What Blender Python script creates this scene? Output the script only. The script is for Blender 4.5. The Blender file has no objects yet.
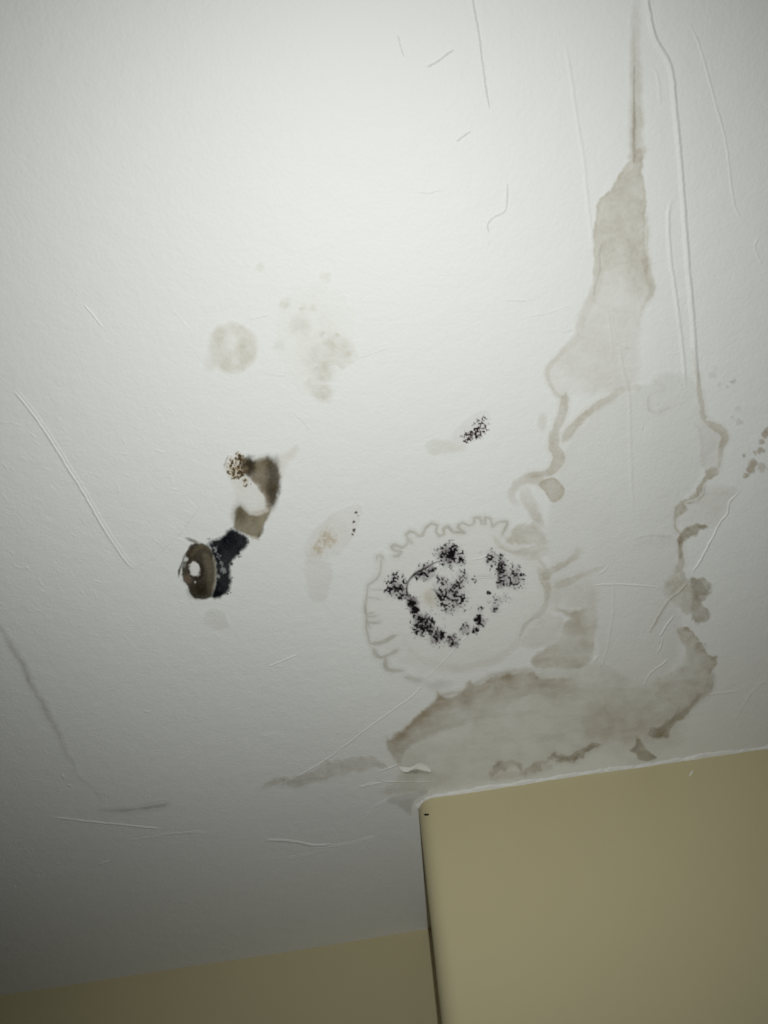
import bpy, math
import numpy as np
from mathutils import Matrix, Vector

# ------------------------------------------------------------------ camera
F = 769.0                       # focal length in pixels of the 768 x 1024 frame
CX, CY = 384.0, 512.0
CAM_Z, CEIL_Z = 1.5, 2.5
zc = np.array([-47.6, -455.0, F]); zc /= np.linalg.norm(zc)      # zenith seen from the camera (x right, y down, z forward)
xc = np.array([1.0, -0.1657, -0.0362]); xc -= zc * xc.dot(zc); xc /= np.linalg.norm(xc)
yc = np.cross(zc, xc)
R = np.stack([xc, yc, zc])      # camera vector -> world vector
scene = bpy.context.scene
cam = bpy.data.cameras.new('camera'); cam_ob = bpy.data.objects.new('camera', cam)
scene.collection.objects.link(cam_ob)
cam.sensor_width = 36.0; cam.sensor_fit = 'AUTO'; cam.lens = F / 1024.0 * 36.0
cam.clip_start = 0.01
m = np.eye(4); m[:3, 0] = R[:, 0]; m[:3, 1] = -R[:, 1]; m[:3, 2] = -R[:, 2]; m[:3, 3] = (0, 0, CAM_Z)
cam_ob.matrix_world = Matrix(m.tolist())
scene.camera = cam_ob

# ------------------------------------------------------------------ light
world = bpy.data.worlds.new('world'); scene.world = world; world.use_nodes = True
bg = world.node_tree.nodes['Background']
bg.inputs[0].default_value = (0.6, 0.7, 0.8, 1); bg.inputs[1].default_value = 0.05
ld = bpy.data.lights.new('phone_flash', 'SPOT')
ld.energy = 43.5; ld.shadow_soft_size = 0.006; ld.spot_size = math.radians(110); ld.spot_blend = 1.0
ld.color = (0.975, 1.0, 0.972)
lo = bpy.data.objects.new('phone_flash', ld); scene.collection.objects.link(lo)
aim = R @ np.array([-0.03, -0.03, 1.0])
lo.location = tuple(R @ np.array([0.024, -0.012, 0.0]) + np.array([0, 0, CAM_Z]))
lo.rotation_euler = Vector(aim).to_track_quat('-Z', 'Y').to_euler()
vs = scene.view_settings
vs.view_transform = 'Standard'; vs.look = 'None'; vs.gamma = 1.0; vs.use_curve_mapping = False
vs.exposure = 0.0

# ------------------------------------------------------------------ helpers
def link(name, me, mat=None, parent=None):
    o = bpy.data.objects.new(name, me); scene.collection.objects.link(o)
    if mat is not None: me.materials.append(mat)
    if parent is not None: o.parent = parent
    return o

def tag(o, label=None, cat=None, group=None, kind=None):
    for k, v in (('label', label), ('category', cat), ('group', group), ('kind', kind)):
        if v: o[k] = v
    return o

def px_to_ceiling(u, v, z=CEIL_Z):
    u = np.asarray(u, float); v = np.asarray(v, float)
    d = np.stack([(u - CX), (v - CY), np.full(u.shape, F)], -1) @ R.T
    t = (z - CAM_Z) / d[..., 2]
    return d[..., 0] * t, d[..., 1] * t

def undul(x, y):
    """gentle waviness of the boarded ceiling (metres, positive = down)"""
    return (0.0011 * np.sin(5.1 * x + 2.3 * y + 0.4) + 0.0009 * np.sin(-3.2 * x + 6.7 * y + 1.9)
            + 0.0006 * np.sin(11.0 * x - 4.0 * y) + 0.0005 * np.sin(3.0 * x + 13.0 * y + 2.0)
            + 0.0016 * np.exp(-((x - 0.36) / 0.07) ** 2))      # taped board joint

def noise(u, v, scale, seed, octaves=1):
    out = 0.0; amp = 1.0; tot = 0.0
    for o in range(octaves):
        rs = np.random.RandomState(seed * 17 + o * 101)
        g = rs.rand(256, 256)
        x = np.asarray(u) / scale + 61.7; y = np.asarray(v) / scale + 47.3
        xi = np.floor(x).astype(int); yi = np.floor(y).astype(int)
        fx = x - xi; fy = y - yi
        fx = fx * fx * (3 - 2 * fx); fy = fy * fy * (3 - 2 * fy)
        a = g[yi % 256, xi % 256]; b = g[yi % 256, (xi + 1) % 256]
        c = g[(yi + 1) % 256, xi % 256]; d = g[(yi + 1) % 256, (xi + 1) % 256]
        out = out + amp * (a + (b - a) * fx + (c - a) * fy + (a - b - c + d) * fx * fy)
        tot += amp; amp *= 0.5; scale *= 0.5
    return out / tot

def sstep(a, b, x):
    t = np.clip((x - a) / (b - a), 0, 1)
    return t * t * (3 - 2 * t)

# ------------------------------------------------------------------ materials
def nodes_of(name):
    mt = bpy.data.materials.new(name); mt.use_nodes = True
    return mt, mt.node_tree.nodes, mt.node_tree.links, mt.node_tree.nodes['Principled BSDF']

def paint_material(name, stained):
    """white matt ceiling paint with roller stipple; the stained kind takes its discolouration from the mesh"""
    mt, N, L, b = nodes_of(name)
    b.inputs['Roughness'].default_value = 0.62
    b.inputs['Specular IOR Level'].default_value = 0.25
    geo = N.new('ShaderNodeNewGeometry')
    big = N.new('ShaderNodeTexNoise'); big.inputs['Scale'].default_value = 3.2; big.inputs['Detail'].default_value = 4
    L.new(geo.outputs['Position'], big.inputs['Vector'])
    ramp = N.new('ShaderNodeMix'); ramp.data_type = 'RGBA'
    ramp.inputs[6].default_value = (0.775, 0.785, 0.765, 1); ramp.inputs[7].default_value = (0.815, 0.815, 0.795, 1)
    L.new(big.outputs['Fac'], ramp.inputs[0])
    col = ramp.outputs[2]
    if stained:
        at = N.new('ShaderNodeAttribute'); at.attribute_name = 'stain_tint'
        fine = N.new('ShaderNodeTexNoise'); fine.inputs['Scale'].default_value = 260; fine.inputs['Detail'].default_value = 3
        L.new(geo.outputs['Position'], fine.inputs['Vector'])
        # grain: the stain takes unevenly to the paint
        mr = N.new('ShaderNodeMapRange'); mr.inputs[3].default_value = 0.8; mr.inputs[4].default_value = 1.2
        L.new(fine.outputs['Fac'], mr.inputs[0])
        mixw = N.new('ShaderNodeGamma')
        L.new(at.outputs['Color'], mixw.inputs[0]); L.new(mr.outputs[0], mixw.inputs[1])
        mul = N.new('ShaderNodeMix'); mul.data_type = 'RGBA'; mul.blend_type = 'MULTIPLY'
        mul.inputs[0].default_value = 1.0; mul.clamp_result = True
        L.new(col, mul.inputs[6]); L.new(mixw.outputs[0], mul.inputs[7])
        col = mul.outputs[2]
        sp = N.new('ShaderNodeMath'); sp.operation = 'MULTIPLY'; sp.inputs[1].default_value = 0.25      # mould is dull, clean paint has a faint sheen
        L.new(at.outputs['Fac'], sp.inputs[0]); L.new(sp.outputs[0], b.inputs['Specular IOR Level'])
    L.new(col, b.inputs['Base Color'])
    n1 = N.new('ShaderNodeTexNoise'); n1.inputs['Scale'].default_value = 210; n1.inputs['Detail'].default_value = 3
    n2 = N.new('ShaderNodeTexNoise'); n2.inputs['Scale'].default_value = 34; n2.inputs['Detail'].default_value = 5
    n2.inputs['Roughness'].default_value = 0.62
    for n in (n1, n2): L.new(geo.outputs['Position'], n.inputs['Vector'])
    a = N.new('ShaderNodeMath'); a.operation = 'MULTIPLY_ADD'; a.inputs[1].default_value = 2.6
    L.new(n2.outputs['Fac'], a.inputs[0]); L.new(n1.outputs['Fac'], a.inputs[2])
    bp = N.new('ShaderNodeBump'); bp.inputs['Strength'].default_value = 0.5; bp.inputs['Distance'].default_value = 0.0010
    L.new(a.outputs[0], bp.inputs['Height']); L.new(bp.outputs[0], b.inputs['Normal'])
    return mt

def plain_material(name, c1, c2, scale=4.0, rough=0.7, bump_scale=160, bump=0.0004, spec=0.25):
    mt, N, L, b = nodes_of(name)
    b.inputs['Roughness'].default_value = rough; b.inputs['Specular IOR Level'].default_value = spec
    geo = N.new('ShaderNodeNewGeometry')
    n = N.new('ShaderNodeTexNoise'); n.inputs['Scale'].default_value = scale; n.inputs['Detail'].default_value = 5
    L.new(geo.outputs['Position'], n.inputs['Vector'])
    mx = N.new('ShaderNodeMix'); mx.data_type = 'RGBA'
    mx.inputs[6].default_value = (*c1, 1); mx.inputs[7].default_value = (*c2, 1)
    L.new(n.outputs['Fac'], mx.inputs[0]); L.new(mx.outputs[2], b.inputs['Base Color'])
    k = N.new('ShaderNodeTexNoise'); k.inputs['Scale'].default_value = bump_scale; k.inputs['Detail'].default_value = 4
    L.new(geo.outputs['Position'], k.inputs['Vector'])
    bp = N.new('ShaderNodeBump'); bp.inputs['Strength'].default_value = 0.6; bp.inputs['Distance'].default_value = bump
    L.new(k.outputs['Fac'], bp.inputs['Height']); L.new(bp.outputs[0], b.inputs['Normal'])
    return mt

M_CEIL = paint_material('white_ceiling_paint', False)
M_STAIN = paint_material('stained_ceiling_paint', True)
M_WALL = plain_material('beige_wall_paint', (0.55, 0.485, 0.298), (0.59, 0.52, 0.322))
M_CAULK = plain_material('white_caulk', (0.66, 0.66, 0.62), (0.88, 0.88, 0.85), 30, 0.6, 120, 0.0012)
M_FLAKE = plain_material('peeled_white_paint', (0.74, 0.73, 0.68), (0.82, 0.81, 0.77), 30, 0.6, 150, 0.0006)
M_DARK = plain_material('dark_gap', (0.02, 0.017, 0.012), (0.035, 0.03, 0.02), 40, 0.9)
M_FLOOR = plain_material('brown_floor', (0.11, 0.075, 0.05), (0.16, 0.11, 0.07), 9, 0.5)

# ------------------------------------------------------------------ room shell
XL, XR, YR = -3.6, 3.4, -5.0
def on_ceil(p):
    x, y = px_to_ceiling(p[0], p[1]); return np.array([float(x), float(y)])
b0, b1 = on_ceil((0, 996)), on_ceil((425, 929.5))          # back wall / ceiling line
f0, f1 = on_ceil((433.5, 796.5)), on_ceil((768, 746.5))    # boxed-out wall / ceiling line
bs = (b1[1] - b0[1]) / (b1[0] - b0[0]); fs = (f1[1] - f0[1]) / (f1[0] - f0[0])
yback = lambda x: b0[1] + bs * (x - b0[0])
yfront = lambda x: f0[1] + fs * (x - f0[0])
YB = max(yback(XL), yback(XR))

def grid_mesh(name, xs, ys, zfun, flip=True, top=0.12):
    X, Y = np.meshgrid(xs, ys); Z = zfun(X, Y)
    nx, ny = len(xs), len(ys)
    V = np.stack([X.ravel(), Y.ravel(), Z.ravel()], -1)
    i = np.arange(nx * ny).reshape(ny, nx)
    q = np.stack([i[:-1, :-1], i[1:, :-1], i[1:, 1:], i[:-1, 1:]], -1).reshape(-1, 4)   # facing down
    k = len(V)
    V = np.vstack([V, [[xs[0], ys[0], CEIL_Z + top], [xs[-1], ys[0], CEIL_Z + top], [xs[-1], ys[-1], CEIL_Z + top], [xs[0], ys[-1], CEIL_Z + top]]])
    faces = [tuple(f) for f in q.tolist()]
    faces.append((k, k + 1, k + 2, k + 3))
    faces.append(tuple(i[0, :].tolist()) + (k + 1, k)); faces.append((k + 3, k + 2) + tuple(i[-1, ::-1].tolist()))
    faces.append((k,k+3) + tuple(i[::-1, 0].tolist())); faces.append(tuple(i[:, -1].tolist()) + (k + 2, k + 1))
    me = bpy.data.meshes.new(name); me.from_pydata(V.tolist(), [], faces)
    me.polygons.foreach_set('use_smooth', np.array([True] * len(q) + [False] * 5))
    me.update(); return me

ceiling = link('ceiling', grid_mesh('ceiling', np.linspace(XL - .1, XR + .1, 300), np.linspace(YR - .1, YB + .1, 280),
                                    lambda x, y: CEIL_Z - undul(x, y)), M_CEIL)
tag(ceiling, 'white painted ceiling marked by water stains, mould and plaster scars', kind='structure')

def prism(name, pts, z0, z1, mat, smooth_idx=()):
    n = len(pts)
    V = [(x, y, z0) for x, y in pts] + [(x, y, z1) for x, y in pts]
    V = V + V                                            # caps keep vertices of their own so they do not tilt the side normals
    faces = [tuple(range(3 * n - 1, 2 * n - 1, -1)), tuple(range(3 * n, 4 * n))]
    for i in range(n):
        j = (i + 1) % n
        faces.append((i, j, n + j, n + i))
    me = bpy.data.meshes.new(name); me.from_pydata(V, [], faces)
    for i in smooth_idx: me.polygons[2 + i].use_smooth = True
    me.update()
    return link(name, me, mat)

ZT = CEIL_Z + 0.004
wall_back = prism('wall_back', [(XL, yback(XL)), (XR, yback(XR)), (XR, YB + .1), (XL, YB + .1)], 0, ZT, M_WALL)
tag(wall_back, 'beige painted wall set back behind the boxed-out section', kind='structure')
# boxed-out wall with a rounded left corner
RAD = 0.036
dirx = np.array([1, fs]) / math.hypot(1, fs); diry = np.array([-dirx[1], dirx[0]])
cpx = on_ceil((417.5, 806))
# left side plane touches the silhouette through that pixel
corner = f0 - dirx * ((f0 - cpx).dot(dirx))
cen = corner + dirx * RAD + diry * RAD
arc = [tuple(cen + RAD * (-math.cos(a) * dirx - math.sin(a) * diry)) for a in np.linspace(0, math.pi / 2, 25)]
side_end = corner + diry * ((yback(corner[0]) - corner[1]) + 0.05)
pts = [tuple(side_end), tuple(np.array(arc[0]) + diry * .004)] + arc + [tuple(np.array(arc[-1]) + dirx * .004), (XR, yfront(XR)), (XR, YB + .05)]
wall_right = prism('wall_right', pts, 0, ZT, M_WALL, range(1, 27))
tag(wall_right, 'beige boxed-out wall section with a rounded vertical corner', kind='structure')
wl = prism('wall_left', [(XL - .1, YR), (XL, YR), (XL, YB + .1), (XL - .1, YB + .1)], 0, ZT, M_WALL)
tag(wl, 'beige painted side wall out of view on the left', kind='structure')
we = prism('wall_east', [(XR, YR), (XR + .1, YR), (XR + .1, YB + .1), (XR, YB + .1)], 0, ZT, M_WALL)
tag(we, 'beige painted side wall out of view on the right', kind='structure')
wf = prism('wall_front', [(XL - .1, YR - .1), (XR + .1, YR - .1), (XR + .1, YR), (XL - .1, YR)], 0, ZT, M_WALL)
tag(wf, 'beige painted wall behind the camera', kind='structure')
fl = prism('floor', [(XL - .1, YR - .1), (XR + .1, YR - .1), (XR + .1, YB + .1), (XL - .1, YB + .1)], -0.1, 0, M_FLOOR)
tag(fl, 'brown floor below the frame', kind='structure')

# ------------------------------------------------------------------ stain survey of the ceiling
# outlines were read off enlarged views; each view is (x0, y0, scale)
VIEW = dict(c1=(340, 720, 3.37), c3=(400, 680, 2.087), c4=(160, 430, 4.8), c5=(340, 500, 3.491), c6=(500, 350, 2.866),
            c7=(500, 0, 2.843), c8=(380, 580, 1.979), b1=(180, 250, 3.491), b2=(0, 360, 3.84), b3=(0, 600, 3.415),
            b4=(180, 560, 2.954), b5=(0, 0, 2.846), b6=(240, 0, 2.56), b7=(280, 380, 3.2), b8=(640, 340, 4.656),
            d1=(380, 630, 3.491), d2=(560, 580, 3.692), d3=(500, 330, 5.12), d4=(500, 490, 5.12), d5=(360, 510, 7.68),
            d6=(430, 510, 5.908), d7=(170, 440, 5.908), d8=(170, 520, 8.533), px=(0, 0, 1.0))
def P(view, pts):
    x0, y0, s = VIEW[view]
    return np.array([(x0 + x / s, y0 + y / s) for x, y in pts], float)

S = 2
U0, V0, U1, V1 = -40, -60, 840, 860
NU, NV = (U1 - U0) * S, (V1 - V0) * S
TINT = np.ones((NV, NU, 3), np.float32)
OWN = np.zeros((NV, NU), np.int16)
OWNERS = ['none']
def owner(key):
    if key not in OWNERS: OWNERS.append(key)
    return OWNERS.index(key)

def smooth_pts(p, closed=False, step=3.0):
    if len(p) < 3: return p
    q = np.vstack([p[-1:], p, p[:2]]) if closed else np.vstack([2 * p[:1] - p[1:2], p, 2 * p[-1:] - p[-2:-1]])
    out = []
    for i in range(1, len(q) - 2):
        a, b, c, d = q[i - 1], q[i], q[i + 1], q[i + 2]
        n = max(1, int(np.linalg.norm(c - b) / step))
        for t in np.arange(n) / n:
            out.append(.5 * (2 * b + (c - a) * t + (2 * a - 5 * b + 4 * c - d) * t * t + (3 * b - a - 3 * c + d) * t ** 3))
    if not closed: out.append(p[-1])
    return np.array(out)

def window(p, pad):
    i0 = max(0, int((p[:, 0].min() - pad - U0) * S)); i1 = min(NU, int((p[:, 0].max() + pad - U0) * S) + 1)
    j0 = max(0, int((p[:, 1].min() - pad - V0) * S)); j1 = min(NV, int((p[:, 1].max() + pad - V0) * S) + 1)
    uu, vv = np.meshgrid(U0 + (np.arange(i0, i1) + .5) / S, V0 + (np.arange(j0, j1) + .5) / S)
    return (slice(j0, j1), slice(i0, i1)), uu, vv

def dist_line(uu, vv, p, closed=False):
    best = np.full(uu.shape, 1e9); par = np.zeros(uu.shape)
    n = len(p); m_ = n if closed else n - 1
    for i in range(m_):
        a = p[i]; b = p[(i + 1) % n]; d = b - a; l2 = max(d.dot(d), 1e-9)
        t = np.clip(((uu - a[0]) * d[0] + (vv - a[1]) * d[1]) / l2, 0, 1)
        dd = (uu - a[0] - t * d[0]) ** 2 + (vv - a[1] - t * d[1]) ** 2
        k = dd < best
        best[k] = dd[k]; par[k] = ((i + t) / m_)[k]
    return np.sqrt(best), par

def inside(uu, vv, p):
    r = np.zeros(uu.shape, bool); n = len(p)
    for i in range(n):
        (x1, y1), (x2, y2) = p[i], p[(i + 1) % n]
        if y1 == y2: continue
        r ^= ((y1 > vv) != (y2 > vv)) & (uu < (x2 - x1) * (vv - y1) / (y2 - y1) + x1)
    return r

TAN = (0.57, 0.50, 0.39); BROWN = (0.42, 0.355, 0.25); GREY = (0.52, 0.50, 0.47)
def put(sl, a, col, own, mode='mul', thr=0.07, keep=()):
    a = np.clip(a, 0, 1).astype(np.float32)[..., None]; c = np.array(col, np.float32)
    T = TINT[sl]
    if mode == 'mul':
        f = 1 - a * (1 - c)
        if c.max() <= 1:                    # stains that meet run together instead of darkening twice
            d0 = -np.log(np.clip(T, 1e-4, 1)); d1 = -np.log(np.clip(f, 1e-4, 1))
            f = np.exp(-(d0 ** 2.0 + d1 ** 2.0) ** 0.5)
            TINT[sl] = np.where(T > 1, T * (1 - a * (1 - c)), f)
        else: TINT[sl] = T * f
    else:
        TINT[sl] = T * (1 - a) + c * a
    if own:
        o = OWN[sl]; hit = (a[..., 0] > thr)
        for k in keep: hit &= o != owner(k)
        o[hit] = owner(own)

def wobble(uu, vv, amp, scale, seed):
    return (uu + amp * 2 * (noise(uu, vv, scale, seed, 3) - .5), vv + amp * 2 * (noise(uu, vv, scale, seed + 7, 3) - .5))

def area(pts, alpha, col=TAN, own=None, soft=2.0, rough=1.5, rscale=7, rim=0.0, rimw=2.0, mottle=0.4, mscale=14, seed=1,
         mode='mul', fade=None, smooth=True, thr=0.07, keep=(), near=None):
    p = smooth_pts(pts, True) if smooth else pts
    sl, uu, vv = window(p, 8 + soft + rough)
    wu, wv = wobble(uu, vv, rough, rscale, seed)
    if mode == 'mul': wu, wv = wobble(wu, wv, rough * 1.3, 16, seed + 21)
    d, _ = dist_line(wu, wv, p, True)
    sd = np.where(inside(wu, wv, p), d, -d)
    a = sstep(-soft, soft, sd)
    k = alpha * (1 - mottle + 2 * mottle * noise(uu, vv, mscale, seed + 3, 4))
    if rim: k = k + rim * np.exp(-((sd - rimw) / rimw) ** 2)
    if fade is not None: k = k * fade(uu, vv)
    if near is not None:                    # strongest along its drying front, paler behind it
        dn, _ = dist_line(wu, wv, smooth_pts(near[0], False)); k = k * (near[2] + (1 - near[2]) * np.exp(-(dn / near[1]) ** 1.5))
    put(sl, a * k, col, own, mode, thr, keep)

def stroke(pts, w, alpha, col=TAN, own=None, soft=1.0, rough=0.8, rscale=6, mottle=0.3, seed=1, mode='mul', taper=(0, 0), thr=0.07, keep=()):
    """w: half width in px, a number or a list along the stroke"""
    p = smooth_pts(pts, False)
    sl, uu, vv = window(p, 8 + np.max(w) + soft)
    if mode == 'mul':
        wu, wv = wobble(uu, vv, rough * 1.5, rscale * 2, seed)
    else: wu, wv = wobble(uu, vv, rough, rscale, seed)
    d, t = dist_line(wu, wv, p)
    ww = np.interp(t, np.linspace(0, 1, len(w)), w) if np.ndim(w) else w
    if mode == 'mul': ww = ww * (0.55 + 0.9 * noise(uu, vv, 9, seed + 11, 3))
    run = np.linalg.norm(np.diff(p, axis=0), axis=1).sum(); tip = min(.3, 4.0 / run)
    ww = ww * (0.35 + 0.65 * sstep(0, tip, t) * sstep(0, tip, 1 - t))
    a = 1 - sstep(ww - soft, ww + soft, d)
    if mode == 'mul': a = np.maximum(a, .35 * np.exp(-(d / (ww + 3.0)) ** 2))
    al = np.interp(t, np.linspace(0, 1, len(alpha)), alpha) if np.ndim(alpha) else alpha
    if taper[0]: al = al * sstep(0, taper[0], t)
    if taper[1]: al = al * sstep(0, taper[1], 1 - t)
    put(sl, a * al * (1 - mottle + 2 * mottle * noise(uu, vv, 9, seed + 5, 3)), col, own, mode, thr, keep)

def blob(c, rx, ry, alpha, col=TAN, own=None, rough=2.0, rscale=6, hard=0.5, mottle=0.4, seed=1, mode='mul', thr=0.07, rot=0.0, keep=()):
    c = np.asarray(c, float); r = max(rx, ry)
    sl, uu, vv = window(np.array([c - r * 1.6, c + r * 1.6]), rough + 2)
    wu, wv = wobble(uu, vv, rough, rscale, seed)
    ca, sa = math.cos(rot), math.sin(rot); du, dv = wu - c[0], wv - c[1]
    q = np.sqrt(((du * ca + dv * sa) / rx) ** 2 + ((-du * sa + dv * ca) / ry) ** 2)
    a = 1 - sstep(hard, 2 - hard if hard < 1 else 1.2, q)
    put(sl, a * alpha * (1 - mottle + 2 * mottle * noise(uu, vv, 8, seed + 5, 4)), col, own, mode, thr, keep)

def speckle(blobs, col, own, grain=2.2, gain=1.0, seed=1, haze=0.0, hazecol=(0.55, 0.52, 0.54), pad=4, sharp=0.08, thr=0.12, haze_thr=None, core=None):
    """blobs: rows of (u, v, radius, density) — mould spots are cut from fine noise by a local density"""
    B = np.array(blobs, float)
    lo_ = B[:, :2] - B[:, 2:3] * 2; hi_ = B[:, :2] + B[:, 2:3] * 2
    sl, uu, vv = window(np.vstack([lo_, hi_]), pad)
    den = np.zeros(uu.shape)
    wu, wv = wobble(uu, vv, 2.0, 6, seed + 9)
    for u, v, r, dn in B:
        den = np.maximum(den, dn * np.exp(-(((wu - u) ** 2 + (wv - v) ** 2) / (r * r)) ** 1.3))
    n = 0.72 * noise(uu, vv, grain, seed, 2) + 0.28 * noise(uu, vv, grain * 3.2, seed + 1, 2)
    n = np.clip((n - .5) * 1.9 + .5, 0, 1)
    if haze:
        put(sl, haze * sstep(0.05, 0.9, den) * (0.5 + noise(uu, vv, 5, seed + 2, 3)), hazecol, own, 'mul', haze_thr or thr)
    a = sstep(1 - den - sharp, 1 - den + sharp, n) * np.clip(den * 2.2, 0, 1) * gain
    if core is not None:                    # thin growth is greyish, thick growth black
        put(sl, a, core, own, 'over', thr)
        a = sstep(1.10 - den - .08, 1.10 - den + .14, n) * gain
    put(sl, a, col, own, 'over', thr)

# ---- pale damp field between the two tide lines
area(P('px', [(640, 388), (600, 405), (575, 432), (560, 470), (552, 500), (545, 530), (548, 560), (552, 600), (585, 610), (598, 650), (600, 690), (650, 690), (682, 640), (674, 590),
              (678, 540), (684, 500), (702, 470), (716, 440), (702, 418), (690, 380), (662, 372)]), .2, (0.58, 0.56, 0.50), 'damp', soft=4, rough=3, mottle=.25, mscale=40, seed=2, thr=.03)

# ---- streak running along the taped joint, and the patch it ends in
K = 'streak'
stroke(P('c7', [(385, -160), (384, 0), (384, 150), (386, 300), (386, 460)]), [2, 4, 5, 6, 8], [.08, .12, .28, .38, .45], own=K, soft=3, seed=3)
stroke(P('c7', [(379, 60), (379, 200), (379, 330), (379, 470)]), [.8, 1.0, 1.6, 1.5], [.1, .45, .7, .45], BROWN, K, soft=1, seed=4)
area(P('c7', [(378, 430), (398, 420), (405, 500), (412, 590), (410, 640), (416, 720), (420, 780), (432, 820), (412, 865), (398, 905), (388, 935),
              (370, 900), (330, 890), (300, 880), (262, 850), (266, 760), (262, 690), (268, 600), (280, 570), (320, 520), (360, 465)]),
     .46, own=K, soft=1.4, rough=1.8, rim=.1, rimw=1.6, seed=5, fade=lambda u, v: 1 - .68 * sstep(262, 304, v - .25 * (u - 620)))
stroke(P('c7', [(405, 560), (412, 650), (412, 720), (424, 800), (426, 830), (405, 870), (393, 910)]), [2, 3, 3, 4, 4, 3, 2], [.15, .3, .35, .45, .5, .4, .2], own=K, soft=2, rough=2, rscale=4, seed=6)
area(P('c7', [(262, 830), (300, 860), (390, 880), (392, 960), (380, 1100), (290, 1110), (235, 1080), (150, 1030), (205, 970), (225, 890)]), .2, own=K, soft=7, seed=7)
stroke(P('c7', [(285, 690), (281, 770), (266, 828), (240, 890), (222, 945)]), [3, 4, 5, 5, 5], [.2, .3, .3, .3, .25], own=K, soft=2.5, seed=8)

# ---- winding tide line left of the joint, with its round blob, curls and fingers
K = 'winding'
area(P('d3', [(400, 0), (320, 110), (262, 170), (243, 225), (262, 285), (300, 335), (360, 330), (480, 330), (640, 280), (650, 120), (600, 0)]), .15, own=K, soft=7, seed=11, keep=('streak',))
stroke(P('d3', [(420, 10), (330, 105), (268, 165), (243, 220), (258, 280), (295, 330), (335, 345)]), [4, 4, 3.2, 2.6, 2.2, 2.2, 3], [.2, .3, .35, .35, .35, .35, .4], own=K, soft=1.6, seed=12)
stroke(P('d3', [(335, 325), (325, 400), (305, 470), (280, 540), (275, 600), (300, 660), (275, 715), (200, 742), (135, 750)]), [4.5, 4.5, 4.5, 5, 6, 6.5, 4.5, 3, 4], [.5, .5, .42, .5, .5, .5, .55, .55, .4], own=K, soft=1.3, seed=13)
stroke(P('d3', [(262, 560), (275, 600), (330, 655), (315, 695), (270, 740)]), 1.1, [.0, .2, .4, .4, .2], own=K, soft=1, seed=14)
stroke(P('d3', [(720, 285), (620, 310), (560, 345), (490, 390), (410, 460), (365, 510), (320, 570)]), [5, 4, 3.4, 4, 4.2, 4, 4.5], [.2, .35, .4, .5, .55, .55, .4], own=K, soft=1.5, seed=15)
stroke(P('d3', [(470, 330), (515, 240), (550, 150)]), 2.5, [.25, .16, .08], own=K, soft=2, seed=16)
area(P('d3', [(215, 770), (280, 758), (325, 800), (335, 830), (310, 870), (275, 885), (245, 860), (225, 825), (200, 800)]), .55, own=K, soft=1.0, rough=.6, rim=.12, rimw=1.2, seed=17)
stroke(P('d3', [(230, 790), (160, 760), (95, 785), (62, 830), (62, 870), (95, 895)]), [5, 6, 5, 4, 3.5, 3], [.5, .45, .35, .3, .25, .15], own=K, soft=2.2, seed=18)
stroke(P('d3', [(130, 800), (135, 860), (165, 910), (185, 960), (225, 1015)]), [5, 5, 5, 4, 3], [.12, .25, .35, .42, .35], own=K, soft=2.2, seed=19)
area(P('d4', [(30, 255), (75, 205), (150, 180), (205, 190), (245, 240), (255, 275), (220, 290), (130, 265), (70, 285)]), .42, own=K, soft=3.0, rough=3.5, rim=.05, mottle=.6, mscale=8, seed=20)
stroke(P('d4', [(-10, 290), (50, 318), (120, 315), (190, 305), (250, 300)]), [1.4, 1.6, 3, 4, 3], [.35, .4, .38, .35, .2], own=K, soft=1.2, seed=21)
stroke(P('d4', [(110, 352), (180, 335), (245, 312)]), [3, 5, 4], [.2, .35, .3], own=K, soft=2, seed=22)
stroke(P('d4', [(225, 460), (255, 420), (320, 385), (390, 335), (430, 285)]), [4, 3.6, 3, 3.5, 5], [.5, .55, .5, .35, .12], own=K, soft=1.6, seed=23)
stroke(P('d4', [(275, 500), (330, 478), (400, 445), (500, 405), (560, 380)]), [3.5, 4.5, 3, 2, 2], [.4, .55, .42, .3, .1], own=K, soft=1.4, seed=24)
stroke(P('d4', [(195, 395), (225, 460), (245, 500), (238, 560), (215, 630), (150, 670), (108, 725), (100, 780)]), [3, 4.5, 3.5, 3, 2.5, 1.8, 1.8, 2], [.3, .5, .4, .38, .35, .4, .42, .25], own=K, soft=1.3, seed=25)
area(P('d4', [(255, 500), (340, 490), (480, 470), (495, 600), (380, 610), (270, 605), (240, 560)]), .24, own=K, soft=6, seed=26)
blob(P('d3', [(215, 470)])[0], 4.5, 9, .26, own='smear', rough=.8, seed=27)

# ---- broad stain against the boxed-out wall
K = 'lower'
area(P('d4', [(265, 600), (370, 612), (485, 590), (495, 700), (480, 800), (440, 900), (330, 915), (185, 905), (175, 850), (250, 800), (305, 755), (325, 690), (370, 655), (320, 630)]),
     .5, own=K, soft=2.6, rough=2.6, mottle=.5, seed=31,
     near=(P('d4', [(180, 870), (300, 850), (380, 880), (440, 870), (400, 700), (370, 620)]), 20, .45))
area(P('d4', [(110, 790), (170, 690), (240, 640), (330, 650), (300, 760), (200, 800)]), .2, own=K, soft=3, rough=2, seed=32, keep=('winding',))
area(P('d1', [(30, 385), (75, 345), (150, 285), (195, 235), (190, 205), (232, 222), (290, 212), (312, 180), (335, 190), (400, 155), (470, 146), (560, 138), (640, 118), (768, 120),
              (900, 180), (1000, 230), (1040, 330), (900, 390), (768, 400), (660, 455), (560, 470), (480, 480), (390, 525), (190, 560), (70, 570), (75, 470), (45, 440)]),
     .19, (0.56, 0.52, 0.38), K, soft=5.0, rough=2.5, mottle=.6, seed=33)
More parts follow.
